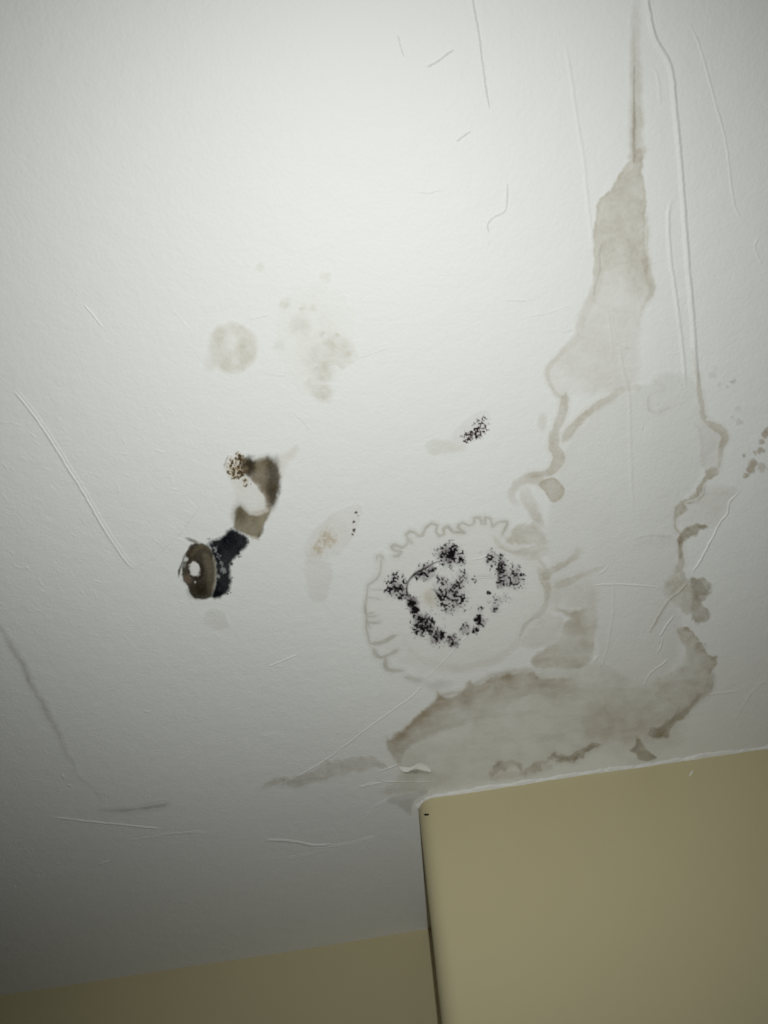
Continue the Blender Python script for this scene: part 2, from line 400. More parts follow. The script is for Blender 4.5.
area(P('d1', [(25, 392), (80, 345), (150, 285), (200, 235), (195, 207), (232, 224), (290, 212), (312, 182), (335, 192), (400, 156), (470, 147), (545, 140), (560, 165), (640, 165), (690, 150),
              (700, 250), (640, 258), (570, 235), (510, 235), (430, 275), (345, 305), (240, 340), (160, 375), (90, 415), (72, 470), (45, 435)]),
     .8, (0.53, 0.455, 0.35), K, soft=2.4, rough=2.6, mottle=.45, mscale=18, seed=34, fade=lambda u, v: 1 - .75 * sstep(535, 580, u),
     near=(P('d1', [(25, 392), (80, 350), (150, 290), (205, 240), (290, 215), (335, 195), (400, 160), (470, 150), (545, 145), (640, 165), (690, 200)]), 15, .3))
stroke(P('d1', [(75, 415), (110, 385), (180, 352), (260, 330), (350, 305), (430, 285)]), 3, [.3, .4, .35, .3, .25, .12], own=K, soft=2.5, seed=35)
stroke(P('d1', [(205, 230), (300, 205), (400, 160), (545, 142)]), 2, [.3, .3, .3, .2], BROWN, K, soft=1.5, rough=1.5, seed=36)
blob(P('d1', [(640, 215)])[0], 24, 13, .42, own=K, seed=37, hard=.2)
blob(P('d1', [(820, 290)])[0], 46, 26, .34, own=K, seed=38, hard=.1, rough=6, rscale=16, mottle=.6)
blob(P('d1', [(900, 360)])[0], 34, 22, .28, own=K, seed=238, hard=.1, rough=6, rscale=14, mottle=.6)
for i_, (a0, a1, al_) in enumerate([((330, 330), (560, 285), .18), (((560, 300)), (768, 330), .16), ((250, 400), (500, 385), .14), ((560, 380), (768, 350), .22), ((230, 470), (420, 440), .12), ((120, 430), (300, 380), .12)]):
    stroke(P('d1', [a0, ((a0[0] + a1[0]) / 2, (a0[1] + a1[1]) / 2 - 8), a1]), 4, al_, own=K, soft=3.5, rough=3, rscale=9, mottle=.7, seed=240 + i_)
area(P('d2', [(425, 182), (470, 180), (520, 228), (540, 275), (582, 285), (562, 335), (552, 395), (520, 432), (480, 482), (440, 520), (400, 545), (384, 578), (322, 570),
              (375, 525), (425, 478), (385, 440), (350, 410), (395, 370), (440, 330), (465, 285), (452, 230)]),
     .62, own=K, soft=1.6, rough=3.0, rscale=5, rim=.06, rimw=1.6, mottle=.55, mscale=6, seed=39,
     near=(P('d2', [(470, 180), (520, 228), (545, 280), (575, 290), (562, 335), (552, 395), (480, 482), (400, 545), (340, 570)]), 10, .42))
area(P('d2', [(240, 440), (300, 400), (400, 350), (470, 290), (520, 330), (500, 430), (430, 500), (320, 570), (240, 600), (100, 600), (100, 470)]), .3, own=K, soft=7, rough=4, mottle=.6, seed=40)
stroke(P('d2', [(325, 572), (380, 560), (420, 520), (470, 475), (510, 440), (548, 395), (560, 340)]), [5, 6, 4, 4, 3, 3, 2], [.55, .65, .55, .5, .45, .4, .3], BROWN, K, soft=2.0, rough=1.8, seed=41)
area(P('d2', [(298, 590), (318, 625), (358, 655), (325, 665), (288, 662), (282, 640), (258, 630), (280, 605), (285, 575)]), .62, BROWN, K, soft=1.2, rough=1.0, seed=42)
stroke(P('d2', [(285, 600), (295, 570), (310, 545)]), [4, 2.5, 2], [.4, .35, .2], own=K, soft=1.2, seed=43)
stroke(P('d2', [(-10, 668), (30, 662), (50, 655), (65, 638), (100, 630), (125, 612), (152, 612)]), [3, 3, 4, 2.5, 2.5, 3, 2], [.6, .65, .7, .6, .6, .6, .4], BROWN, K, soft=1.1, rough=1.0, seed=44)
stroke(P('d1', [(768, 402), (735, 408), (715, 430), (690, 440), (668, 462), (640, 447), (600, 442), (565, 470), (520, 490), (495, 495), (480, 465), (440, 470), (400, 490), (386, 520)]),
       [2.5, 2.2, 2.4, 2.2, 3, 2, 2.4, 4, 4, 3, 3, 5, 4, 2], [.55, .55, .6, .55, .65, .55, .55, .55, .5, .4, .45, .55, .5, .3], BROWN, K, soft=1.8, rough=2.4, rscale=3, mottle=.6, seed=45)
area(P('d1', [(500, 490), (600, 470), (600, 485), (540, 505), (400, 525), (385, 520), (440, 495)]), .3, own=K, soft=2, seed=46)
area(P('d1', [(75, 500), (170, 495), (260, 520), (170, 555), (150, 575), (120, 565), (0, 570), (40, 540)]), .28, own=K, soft=4, seed=47)
stroke(P('d1', [(25, 375), (35, 410), (62, 445), (75, 475)]), 1.8, .32, own=K, soft=1.2, rough=1.5, seed=48)
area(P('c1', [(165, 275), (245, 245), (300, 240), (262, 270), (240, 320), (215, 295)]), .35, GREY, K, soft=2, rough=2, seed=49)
stroke(P('c1', [(208, 174), (240, 176), (270, 172), (306, 178)]), [1.5, 2.5, 2.2, 1.5], .6, (0.42, 0.38, 0.31), K, soft=1.5, seed=250)  # shadow beneath the peeling flake, painted into the ceiling tint
stroke(P('d4', [(-60, 945), (60, 925), (170, 915)]), 2, .3, BROWN, K, soft=1.5, seed=50)

# ---- tide line winding down the right side
K = 'right'
stroke(P('b8', [(240, 40), (262, 150), (275, 240), (290, 320), (302, 380)]), [1.5, 2, 2.2, 2.6, 3.2], [.12, .28, .4, .45, .5], own=K, soft=1.2, seed=61)
stroke(P('b8', [(302, 385), (345, 402), (390, 432), (400, 460), (380, 505), (372, 560), (368, 600)]), [3, 3.2, 4.2, 4, 3, 2, 2], [.5, .5, .5, .5, .45, .35, .4], own=K, soft=1.2, seed=62)
area(P('b8', [(365, 590), (370, 625), (330, 650), (300, 668), (298, 705), (270, 740), (210, 758), (228, 790), (200, 812), (170, 830), (160, 790), (190, 760), (225, 735), (262, 700), (270, 670), (310, 630), (310, 605)]),
     .5, own=K, soft=1.5, rough=2.2, rscale=5, rim=.1, mottle=.5, mscale=6, seed=63)
stroke(P('b8', [(300, 680), (298, 720), (262, 748), (215, 760)]), 1.2, .4, BROWN, K, soft=.8, seed=64)
stroke(P('b8', [(172, 810), (162, 855), (168, 885), (185, 900)]), [2, 1.6, 1.6, 2], .55, own=K, soft=1, seed=65)
area(P('b8', [(290, 400), (390, 440), (372, 590), (310, 640), (298, 560)]), .17, own=K, soft=2, seed=66)
stroke(P('b8', [(255, 385), (285, 430), (292, 520), (298, 600)]), 1.8, .22, own=K, soft=1.5, seed=67)
area(P('b8', [(300, 690), (440, 690), (420, 760), (370, 850), (290, 860), (200, 880), (190, 830), (250, 770)]), .2, own=K, soft=8, seed=68)
area(P('b8', [(180, 912), (215, 875), (245, 858), (285, 858), (318, 872), (275, 895), (260, 915), (205, 945), (192, 1010), (175, 1020), (178, 950)]), .68, BROWN, K, soft=1.4, rough=2.0, rscale=5, mottle=.5, mscale=6, seed=69)
stroke(P('c6', [(518, 530), (516, 570), (518, 610), (505, 635)]), [2.2, 2.4, 3, 3.5], [.6, .5, .5, .5], own=K, soft=1.2, seed=70)
area(P('c6', [(508, 625), (535, 650), (560, 655), (570, 720), (545, 745), (500, 740), (470, 700), (470, 675), (490, 650)]), .4, own=K, soft=2.6, rough=5, rscale=7, mottle=.6, mscale=8, seed=71)
area(P('c6', [(505, 630), (528, 640), (535, 655), (515, 655)]), .35, BROWN, K, soft=1.2, seed=72)
area(P('d2', [(480, 0), (520, 0), (545, 42), (515, 65), (520, 90), (550, 125), (530, 160), (508, 165), (495, 130), (490, 90), (475, 50), (475, 15)]), .52, BROWN, K, soft=1.3, rough=4.5, rscale=6, mottle=.5, mscale=5, seed=73)
area(P('c6', [(545, 655), (585, 660), (596, 700), (590, 730), (575, 720), (560, 690)]), .5, BROWN, K, soft=1.4, rough=4.5, rscale=6, mottle=.5, mscale=5, seed=74)
area(P('d2', [(385, 0), (480, 10), (490, 100), (430, 60), (395, 40)]), .34, own=K, soft=3, seed=75)
stroke(P('c6', [(440, 85), (470, 105), (430, 130), (425, 165), (450, 178), (490, 160), (535, 150)]), [3, 2.5, 2, 1.6, 1.2, 1.2, 1.2], [.2, .25, .25, .28, .28, .28, .2], own='winding', soft=1.3, seed=76)
stroke(P('d2', [(330, 190), (375, 110), (410, 60)]), 2.6, .3, own=K, soft=2, seed=77)
area(P('c6', [(380, 565), (430, 530), (500, 530), (505, 560), (440, 575)]), .12, own=K, soft=5, rough=4, mottle=.7, seed=78)

# ---- scalloped ring round the black mould
K = 'ring'
area(P('c5', [(90, 330), (140, 210), (250, 130), (360, 100), (480, 75), (580, 90), (680, 180), (730, 280), (700, 400), (630, 480), (560, 560), (430, 600), (320, 600), (200, 560), (120, 480)]),
     .085, (0.62, 0.57, 0.42), K, soft=5, rough=3, seed=81, thr=0.03, keep=('winding', 'lower'))
def scallop(view, pts, w=1.0, a=.4, seed=82): stroke(P(view, pts), w * 1.35, a * 1.15, (0.56, 0.53, 0.46), K, soft=.9, rough=.8, mottle=.35, seed=seed)
scallop('d5', [(125, 392), (132, 352), (160, 342), (184, 385)])
scallop('d5', [(160, 360), (160, 470), (122, 532), (62, 575), (50, 640), (35, 740), (45, 800), (55, 850), (80, 905)])
scallop('d5', [(60, 592), (120, 612), (190, 606)], .9, .3)
scallop('d5', [(55, 665), (110, 672), (155, 682)], .9, .3)
scallop('d5', [(45, 792), (110, 778)]); scallop('d5', [(50, 852), (150, 856)])
scallop('d5', [(238, 355), (290, 352), (318, 325), (262, 312), (242, 285), (265, 268), (320, 290), (350, 275), (368, 235), (352, 185), (380, 160), (415, 168), (445, 195), (482, 188),
               (500, 135), (548, 105), (592, 118), (580, 165), (610, 202), (650, 185), (640, 145), (675, 128), (715, 170), (765, 178)], 1.15, .42)
scallop('d5', [(372, 205), (385, 235), (405, 262)], 1.6, .35)
scallop('d6', [(150, 130), (205, 138), (165, 105), (188, 75), (235, 92), (265, 70), (262, 45), (300, 50), (308, 88), (330, 82), (325, 48), (358, 55), (368, 100), (395, 75), (455, 68), (440, 115), (425, 155)], 1.15, .4)
blob(P('d6', [(175, 122)])[0], 6, 4, .22, own=K, seed=83)
scallop('c5', [(85, 355), (92, 400), (135, 400)]); scallop('c5', [(92, 400), (92, 440), (105, 500)]); scallop('c5', [(95, 428), (140, 424)])
scallop('c5', [(105, 498), (135, 495), (198, 468)], 1.5, .42); scallop('c5', [(112, 512), (140, 545), (205, 518)], 1.5, .42)
scallop('c5', [(160, 540), (165, 588), (220, 590)], 1.5, .4); scallop('c5', [(225, 612), (285, 630)], 1.6, .3)
blob(P('c5', [(345, 642)])[0], 11, 5, .25, (0.55, 0.52, 0.5), 'lower', seed=84, hard=.2); blob(P('c5', [(275, 628)])[0], 8, 4, .22, (0.55, 0.52, 0.5), 'lower', seed=85, hard=.2)
stroke(P('c5', [(540, 130), (560, 160), (620, 190), (690, 195)]), 2.5, .25, own=K, soft=2, seed=86, keep=('winding',))
stroke(P('c5', [(690, 200), (722, 250), (728, 310), (700, 385), (650, 430), (625, 480)]), [2.5, 3, 2.5, 2.5, 2.5, 2.5], .28, own=K, soft=2, seed=87, keep=('winding',))
stroke(P('c5', [(625, 490), (560, 548), (480, 572), (400, 580), (300, 560), (230, 500), (215, 440)]), 4, [.16, .16, .18, .18, .12, .12, .08], own=K, soft=3, seed=88, keep=('winding', 'lower'))

# ---- black mould inside the ring
K = 'black_mould'
q = lambda pts: [(*P('c5', [(x, y)])[0], r / 3.491, d * (.9 if d < .9 else 1)) for x, y, r, d in pts]
blob(P('c5', [(318, 340)])[0], 8, 9, .5, (0.62, 0.52, 0.36), K, hard=.2, seed=91)
blob(P('c5', [(415, 330)])[0], 26, 22, .16, (0.6, 0.57, 0.5), K, hard=.3, seed=92)
speckle(q([(382, 190, 44, .80), (385, 192, 20, 1.05), (415, 205, 34, .58), (350, 185, 30, .45), (195, 305, 44, .66), (215, 330, 24, .74), (190, 270, 26, .5), (256, 356, 24, 1.05), (262, 378, 18, .95), (235, 335, 18, .8),
           (290, 432, 44, .78), (275, 410, 26, .8), (312, 448, 24, .75), (335, 472, 34, .68), (352, 470, 20, .7), (390, 488, 30, .66), (398, 500, 16, .7),
           (300, 250, 36, .68), (318, 242, 18, .75), (275, 262, 20, .55), (388, 335, 64, .62), (352, 335, 30, .72), (360, 285, 26, .58), (410, 300, 34, .55), (430, 270, 30, .5), (385, 380, 30, .5), (405, 345, 26, .62),
           (568, 225, 20, .8), (566, 250, 28, .82), (565, 285, 24, .72), (602, 270, 46, .62), (530, 208, 34, .55), (560, 200, 20, .6), (625, 260, 22, .5),
           (484, 415, 18, .98), (490, 425, 22, .65), (472, 450, 13, .85), (438, 450, 26, .6), (516, 325, 9, 1.0), (545, 355, 30, .42), (540, 378, 22, .5), (575, 340, 22, .35), (490, 385, 20, .42),
           (470, 280, 16, .4), (330, 300, 20, .4), (340, 268, 10, .7)]),
        (0.014, 0.011, 0.014), K, grain=1.7, gain=1.0, seed=93, haze=1.15, hazecol=(0.42, 0.385, 0.405), sharp=.14, core=(0.16, 0.14, 0.15), thr=.15, haze_thr=.08)
stroke(P('c5', [(372, 212), (335, 216), (300, 236), (262, 256), (240, 280), (232, 305), (236, 330), (246, 345)]), [.5, .6, .9, 1.1, 1.2, 1.1, 1.0, .8], [.4, .6, .75, .8, .85, .85, .8, .5], (0.06, 0.05, 0.045), K, soft=.6, rough=.3, mode='over', seed=94)
stroke(P('c5', [(455, 270), (500, 267), (552, 268)]), .9, .45, (0.5, 0.47, 0.42), K, soft=.7, rough=.3, seed=95)
stroke(P('c5', [(560, 205), (556, 235), (552, 290)]), 1.0, .6, (0.1, 0.09, 0.09), K, soft=.8, rough=.8, mode='over', seed=96)

# ---- S-shaped brown and black mould
K = 's_halo'
area(P('c4', [(560, 130), (600, 110), (660, 80), (650, 120), (620, 160), (590, 210), (580, 260)]), .28, (0.62, 0.52, 0.42), K, soft=4, seed=101)
area(P('c4', [(345, 240), (380, 240), (470, 270), (520, 340), (520, 390), (450, 410), (380, 390), (350, 440), (330, 420), (360, 330)]), .22, (0.66, 0.58, 0.48), K, soft=3, seed=102)
stroke(P('c4', [(440, 232), (490, 275), (516, 335), (505, 385), (445, 402), (400, 385)]), [2.5, 3, 3, 3.5, 3, 2], [.3, .5, .55, .55, .45, .3], (0.52, 0.42, 0.30), K, soft=2, rough=1.2, seed=251)
K = 's_smear'
area(P('c4', [(390, 128), (440, 148), (470, 142), (510, 128), (548, 150), (572, 195), (574, 260), (562, 315), (545, 355), (530, 372), (520, 345), (505, 310), (480, 275), (455, 245), (425, 222), (400, 200)]),
     .92, (0.20, 0.155, 0.10), K, soft=2.8, rough=2.2, rscale=3, mottle=.2, mode='over', seed=103)
blob(P('c4', [(428, 170)])[0], 8, 9, .9, (0.045, 0.035, 0.022), K, rough=2.5, rscale=4, hard=.5, mottle=.2, mode='over', seed=104)
blob(P('c4', [(545, 255)])[0], 6, 19, .72, (0.05, 0.042, 0.03), K, rough=2, hard=.3, mottle=.2, mode='over', seed=105)
blob(P('c4', [(525, 165)])[0], 9, 8, .5, (0.08, 0.065, 0.042), K, rough=2, hard=.2, mode='over', seed=106)
blob(P('c4', [(485, 185)])[0], 6, 10, .45, (0.32, 0.26, 0.17), K, rough=2, hard=.2, mode='over', seed=107)
blob(P('c4', [(530, 330)])[0], 4, 9, .6, (0.07, 0.055, 0.04), K, rough=1.5, hard=.2, mode='over', seed=108)
stroke(P('c4', [(440, 225), (485, 270), (515, 320), (525, 380)]), 2.2, .5, (0.30, 0.24, 0.17), K, soft=1.6, rough=1.5, mode='over', seed=109)
K = 's_speckle'
speckle([(*P('c4', [(x, y)])[0], r / 4.8, d) for x, y, r, d in [(360, 190, 40, .66), (340, 175, 30, .58), (380, 140, 32, .7), (388, 195, 34, .74), (360, 215, 26, .62), (410, 245, 26, .55), (375, 120, 18, .55), (345, 150, 24, .55)]],
        (0.10, 0.07, 0.04), K, grain=1.5, seed=110, haze=.9, hazecol=(0.62, 0.5, 0.33), sharp=.2, haze_thr=.12, core=(0.36, 0.28, 0.18))
stroke(P('c4', [(308, 178), (318, 140), (330, 122)]), .6, .55, (0.2, 0.16, 0.12), K, soft=.6, mode='over', seed=111)
stroke(P('c4', [(345, 195), (360, 225), (385, 235)]), .7, .6, (0.12, 0.09, 0.06), K, soft=.6, mode='over', seed=112)
K = 's_tan'
area(P('c4', [(385, 358), (400, 375), (430, 402), (475, 408), (515, 390), (532, 380), (518, 420), (495, 455), (488, 490), (470, 520), (430, 505), (385, 485), (352, 462), (362, 420), (362, 385)]),
     .92, (0.27, 0.225, 0.145), K, soft=1.6, rough=1.0, mottle=.15, mode='over', seed=113)
blob(P('c4', [(385, 405)])[0], 6, 9, .6, (0.12, 0.095, 0.06), K, rough=1.5, hard=.2, mode='over', seed=114)
stroke(P('c4', [(498, 450), (485, 490), (468, 515)]), 1.6, .6, (0.14, 0.11, 0.06), K, soft=1.3, mode='over', seed=115)
stroke(P('c4', [(500, 395), (485, 440), (475, 480)]), 2.5, .5, (0.38, 0.33, 0.22), K, soft=2, mode='over', seed=116)
stroke(P('c4', [(430, 510), (478, 522)]), 1.5, .7, (0.72, 0.68, 0.6), K, soft=1, mode='over', seed=117)
K = 's_black'
area(P('d8', [(330, 190), (385, 165), (450, 140), (490, 90), (530, 68), (600, 100), (668, 155), (650, 225), (570, 305), (515, 375), (515, 440), (520, 540), (495, 610), (430, 655), (380, 670), (350, 650), (375, 590), (390, 500), (392, 420), (380, 330), (355, 270)]),
     .985, (0.008, 0.009, 0.013), K, soft=2.2, rough=1.4, rscale=3, mottle=.03, mode='over', seed=118)
speckle([(*P('d8', [(x, y)])[0], r / 8.533, d) for x, y, r, d in [(630, 170, 60, .4), (520, 170, 60, .38), (560, 250, 60, .4), (500, 350, 50, .4), (500, 500, 50, .38), (400, 190, 50, .3), (440, 600, 40, .36)]],
        (0.032, 0.034, 0.042), K, grain=1.8, seed=119, sharp=.2)
speckle([(*P('d8', [(x, y)])[0], r / 8.533, d) for x, y, r, d in [(345, 175, 38, .78), (385, 240, 28, .62), (415, 300, 30, .62), (440, 370, 28, .55), (455, 420, 30, .72), (410, 475, 22, .85), (320, 200, 20, .7), (430, 330, 16, .6)]],
        (0.42, 0.43, 0.44), K, grain=1.15, seed=124, sharp=.22, gain=.75)
speckle([(*P('d8', [(x, y)])[0], r / 8.533, d) for x, y, r, d in [(665, 165, 30, .5), (600, 290, 30, .5), (525, 360, 26, .5), (525, 500, 20, .5), (500, 620, 20, .5)]],
        (0.05, 0.05, 0.055), K, grain=1.6, seed=121)
K = 's_disc'
area(P('d8', [(185, 205), (240, 195), (300, 205), (342, 238), (372, 300), (388, 400), (388, 500), (370, 600), (340, 660), (270, 672), (200, 660), (168, 622), (152, 562), (110, 500), (100, 430), (115, 350), (140, 285)]),
     .97, (0.055, 0.043, 0.026), K, soft=1.0, rough=1.0, rscale=3, mottle=.04, mode='over', seed=122)
stroke(P('d8', [(280, 260), (320, 330), (345, 430), (345, 540), (345, 640)]), [2.5, 4, 4, 3.5, 2], [.5, .6, .62, .55, .4], (0.19, 0.16, 0.11), K, soft=2, mode='over', seed=123)
stroke(P('d8', [(365, 300), (384, 400), (384, 500), (362, 610)]), 1.0, .7, (0.33, 0.29, 0.22), K, soft=.8, rough=.4, mode='over', seed=124)
stroke(P('d8', [(180, 300), (230, 240), (300, 220), (350, 270)]), 2, .6, (0.16, 0.13, 0.085), K, soft=1.6, mode='over', seed=125)
blob(P('d8', [(245, 590)])[0], 9, 8, .85, (0.035, 0.028, 0.016), K, rough=1.5, hard=.3, mode='over', seed=126)
blob(P('d8', [(150, 500)])[0], 4, 4, .5, (0.28, 0.2, 0.15), K, rough=1.5, hard=.2, mode='over', seed=127)
stroke(P('d8', [(230, 340), (275, 400), (275, 460), (240, 500), (170, 470)]), 1.4, .7, (0.03, 0.024, 0.016), K, soft=1.1, rough=1.0, mode='over', seed=128)
blob(P('d8', [(212, 415)])[0], 5.2, 7.2, 1.0, (0.92, 0.91, 0.9), K, rough=1.3, rscale=2.5, hard=.8, mottle=.02, mode='over', seed=129, rot=-.2)
blob(P('d8', [(135, 330)])[0], 2.6, 2.2, .9, (0.8, 0.8, 0.78), K, rough=.8, hard=.6, mode='over', seed=130)
blob(P('d8', [(120, 375)])[0], 2.4, 3.5, .6, (0.45, 0.45, 0.44), K, rough=1, hard=.4, mode='over', seed=131)
blob(P('d8', [(215, 527)])[0], .8, 1.0, .9, (0.7, 0.68, 0.64), K, rough=.2, hard=.7, mode='over', seed=132)
stroke(P('d8', [(130, 150), (165, 165), (205, 178), (250, 190)]), [1.2, 1.6, 2, 1.4], [.5, .75, .8, .7], (0.2, 0.175, 0.13), K, soft=1, rough=.8, mode='over', seed=133)
stroke(P('d8', [(185, 205), (160, 260), (128, 300), (105, 360), (80, 430), (78, 485)]), [1.8, 1.6, 1.0, .8, 1.2, 1.0], [.8, .75, .7, .6, .9, .7], (0.09, 0.075, 0.055), K, soft=.8, rough=.6, mode='over', seed=134)

# ---- smaller marks
K = 'small_mould'
area(P('b7', [(548, 180), (575, 145), (610, 110), (665, 95), (672, 140), (640, 185), (600, 205), (560, 205)]), .15, (0.62, 0.55, 0.55), K, soft=2, seed=141)
speckle([(*P('b7', [(x, y)])[0], r / 3.2, d) for x, y, r, d in [(592, 187, 15, .66), (612, 165, 22, .58), (635, 165, 24, .66), (650, 150, 20, .62), (645, 128, 18, .48), (625, 140, 16, .42), (605, 180, 16, .6), (655, 165, 12, .6)]],
        (0.03, 0.02, 0.022), K, grain=1.6, seed=142, haze=.3, sharp=.14, core=(0.22, 0.17, 0.18))
area(P('b7', [(460, 205), (520, 195), (600, 205), (600, 215), (550, 235), (480, 235)]), .22, own='smudge', soft=3, rough=2, seed=143)
K = 'leaf'
area(P('b7', [(82, 540), (95, 495), (135, 455), (190, 415), (250, 403), (252, 440), (238, 505), (205, 540), (160, 565), (110, 590), (90, 585)]), .17, (0.62, 0.55, 0.46), K, soft=3, rough=2.5, mottle=.6, seed=144, rim=.02)
speckle([(*P('b7', [(x, y)])[0], r / 3.2, d) for x, y, r, d in [(150, 500, 34, .5), (120, 540, 28, .48), (165, 515, 24, .45), (135, 520, 30, .5)]], (0.52, 0.38, 0.2), K, grain=2.0, seed=145, haze=.7, hazecol=(0.66, 0.54, 0.38), sharp=.3, haze_thr=.1, gain=.45)
speckle([(*P('b7', [(x, y)])[0], r / 3.2, d) for x, y, r, d in [(247, 425, 9, .6), (238, 455, 8, .7), (234, 480, 8, .75), (232, 494, 6, .6)]], (0.14, 0.11, 0.1), K, grain=1.5, seed=146)
stroke(P('b7', [(165, 455), (185, 495), (200, 540)]), .9, .25, (1.15, 1.12, 1.08), K, soft=.8, seed=147)
area(P('b7', [(80, 580), (125, 575), (165, 600), (158, 680), (125, 705), (90, 690)]), .2, (0.62, 0.57, 0.48), K, soft=3, seed=148)
K = 'round'
blob(P('b1', [(183, 342)])[0], 24, 24.5, .36, (0.60, 0.52, 0.39), K, rough=2.4, rscale=6, hard=.85, mottle=.5, seed=151)
stroke(P('b1', [(130, 400), (180, 415), (230, 395), (255, 340), (240, 285)]), 5, .2, (0.60, 0.53, 0.42), K, soft=3, seed=152)
blob(P('b1', [(178, 322)])[0], 7, 8, .8, (0.99, 0.985, 0.97), K, rough=3, rscale=4, hard=.3, mode='over', seed=153)
blob(P('b1', [(105, 398)])[0], 6, 8, .18, (0.62, 0.55, 0.44), K, rough=2, hard=.3, seed=154)
K = 'blotch'
for i, (x, y, r, a_) in enumerate([(500, 425, 34, .30), (555, 355, 44, .26), (490, 375, 46, .22), (422, 265, 34, .2), (368, 190, 16, .25), (428, 206, 14, .2), (510, 95, 18, .16), (465, 205, 10, .2), (500, 498, 30, .3),
                                   (495, 290, 12, .28), (540, 300, 12, .25), (565, 405, 12, .2), (520, 330, 24, .25), (590, 362, 14, .3), (460, 470, 24, .16)]):
    blob(P('b1', [(x, y)])[0], r / 3.2, r / 3.6, a_, (0.60, 0.53, 0.41), K, rough=3.5, rscale=4, hard=.3, mottle=.6, seed=160 + i, thr=.045)
blob(P('b1', [(470, 300)])[0], 34, 46, .085, (0.66, 0.58, 0.42), K, rough=6, rscale=12, hard=.2, mottle=.6, seed=180, thr=.03)
blob(P('b1', [(280, 60)])[0], 4, 4, .12, (0.62, 0.56, 0.42), K, rough=2, hard=.3, seed=181)
blob(P('b1', [(345, 335)])[0], 5, 6, .12, (0.6, 0.55, 0.45), K, rough=3, hard=.3, seed=182)
K = 'specks'
for i, (x, y, r, a_) in enumerate([(588, 440, 16, .7), (572, 478, 13, .6), (565, 515, 14, .65), (540, 530, 9, .45), (488, 541, 9, .65), (530, 578, 17, .7), (518, 608, 18, .75), (497, 635, 14, .7), (570, 597, 18, .4), (600, 425, 16, .6), (610, 600, 14, .35)]):
    blob(P('b8', [(x, y)])[0], r / 4.2, r / 4.2, a_, (0.45, 0.36, 0.24), K, rough=2.2, rscale=3, hard=.6, mottle=.2, seed=190 + i)
K = 'faint_specks'
for i, (x, y, r, a_) in enumerate([(340, 165, 16, .22), (432, 195, 11, .42), (412, 216, 9, .35), (370, 210, 10, .2), (460, 325, 14, .2), (465, 385, 15, .32), (432, 364, 9, .25), (350, 130, 12, .12)]):
    blob(P('b8', [(x, y)])[0], r / 4.2, r / 5.2, a_, (0.52, 0.48, 0.4), K + ('_low' if y > 300 else ''), rough=2.2, rscale=3, hard=.5, mottle=.3, seed=210 + i)
K = 'sliver'
area(P('b4', [(236, 672), (270, 652), (310, 640), (365, 632), (420, 602), (455, 592), (500, 590), (535, 578), (570, 590), (610, 598), (600, 615), (520, 625), (445, 642), (350, 668), (300, 665), (255, 675)]), .36, (0.58, 0.54, 0.46), K, soft=2.2, rough=3.2, rscale=5, mottle=.7, mscale=8, seed=221)
stroke(P('b4', [(300, 665), (360, 650), (430, 645)]), 1, .4, GREY, K, soft=1, seed=222)
blob(P('b4', [(306, 651)])[0], 1.6, 1.2, .6, (0.35, 0.33, 0.3), K, rough=.6, hard=.5, seed=223)
blob(P('b4', [(520, 605)])[0], 11, 6, .25, own=K, hard=.3, seed=224)
K = 'faint_square'
area(P('b4', [(75, 155), (125, 150), (148, 195), (110, 202), (72, 190)]), .2, (0.62, 0.58, 0.5), K, soft=2, seed=225)
K = 'grime'
stroke(P('b3', [(-30, 60), (10, 110), (50, 178), (85, 235), (110, 300), (145, 360), (190, 440), (225, 520), (265, 600)]), [2, 2.5, 3, 3, 2.4, 2.2, 2, 1.5, 1], [.25, .38, .5, .5, .46, .46, .4, .28, .1], (0.45, 0.43, 0.38), K, soft=3.2, rough=1.6, seed=231)
stroke(P('b3', [(265, 600), (320, 650), (350, 690)]), 1.4, .16, GREY, K, soft=1.4, seed=232)
K = 'grime_short'
stroke(P('b3', [(335, 722), (450, 716), (520, 707), (572, 698)]), [1.0, 1.2, 1.5, 1.8], [.25, .4, .5, .5], (0.45, 0.43, 0.4), K, soft=1.0, rough=.5, seed=233)

# water stains dry unevenly: mottling drawn out along the brush direction of the paint
uu, vv = np.meshgrid(U0 + (np.arange(NU) + .5) / S, V0 + (np.arange(NV) + .5) / S)
ur, vr = uu + .16 * vv, vv + .16 * uu
tex = np.where(OWN == owner('lower'), .5 * noise(ur / 3.0, vr, 4.0, 501, 3), .35 * noise(uu, vv, 3.0, 503, 3) + .07) + .5 * noise(uu, vv, 11.0, 502, 4)
tex = np.clip(1 + 1.3 * (tex - .5), .4, 1.7)
wet = np.isin(OWN, [owner(k) for k in ('streak', 'winding', 'lower', 'right', 'sliver', 'blotch', 'round')]) | (OWN == 0)
TINT = np.where(wet[..., None] & (TINT <= 1), np.clip(TINT, 1e-4, 1) ** tex[..., None], TINT).astype(np.float32)
for ks_, e_ in ((('lower', 'right'), 1.22), (('winding', 'streak', 'sliver'), 1.1), (('ring', 'blotch'), 1.35)):
    mk_ = np.isin(OWN, [owner(k) for k in ks_]); TINT[mk_] = np.clip(TINT[mk_], 1e-4, 1) ** e_
del uu, vv, ur, vr, tex

# ------------------------------------------------------------------ meshes laid on the ceiling surface
FILM = 0.00025
def tint_at(u, v):
    i = np.clip(((np.asarray(u) - U0) * S).astype(int), 0, NU - 1); j = np.clip(((np.asarray(v) - V0) * S).astype(int), 0, NV - 1)
    return TINT[j, i]

def to_world(u, v, down):
    x, y = px_to_ceiling(u, v)
    return np.stack([x, y, CEIL_Z - undul(x, y) - down], -1)

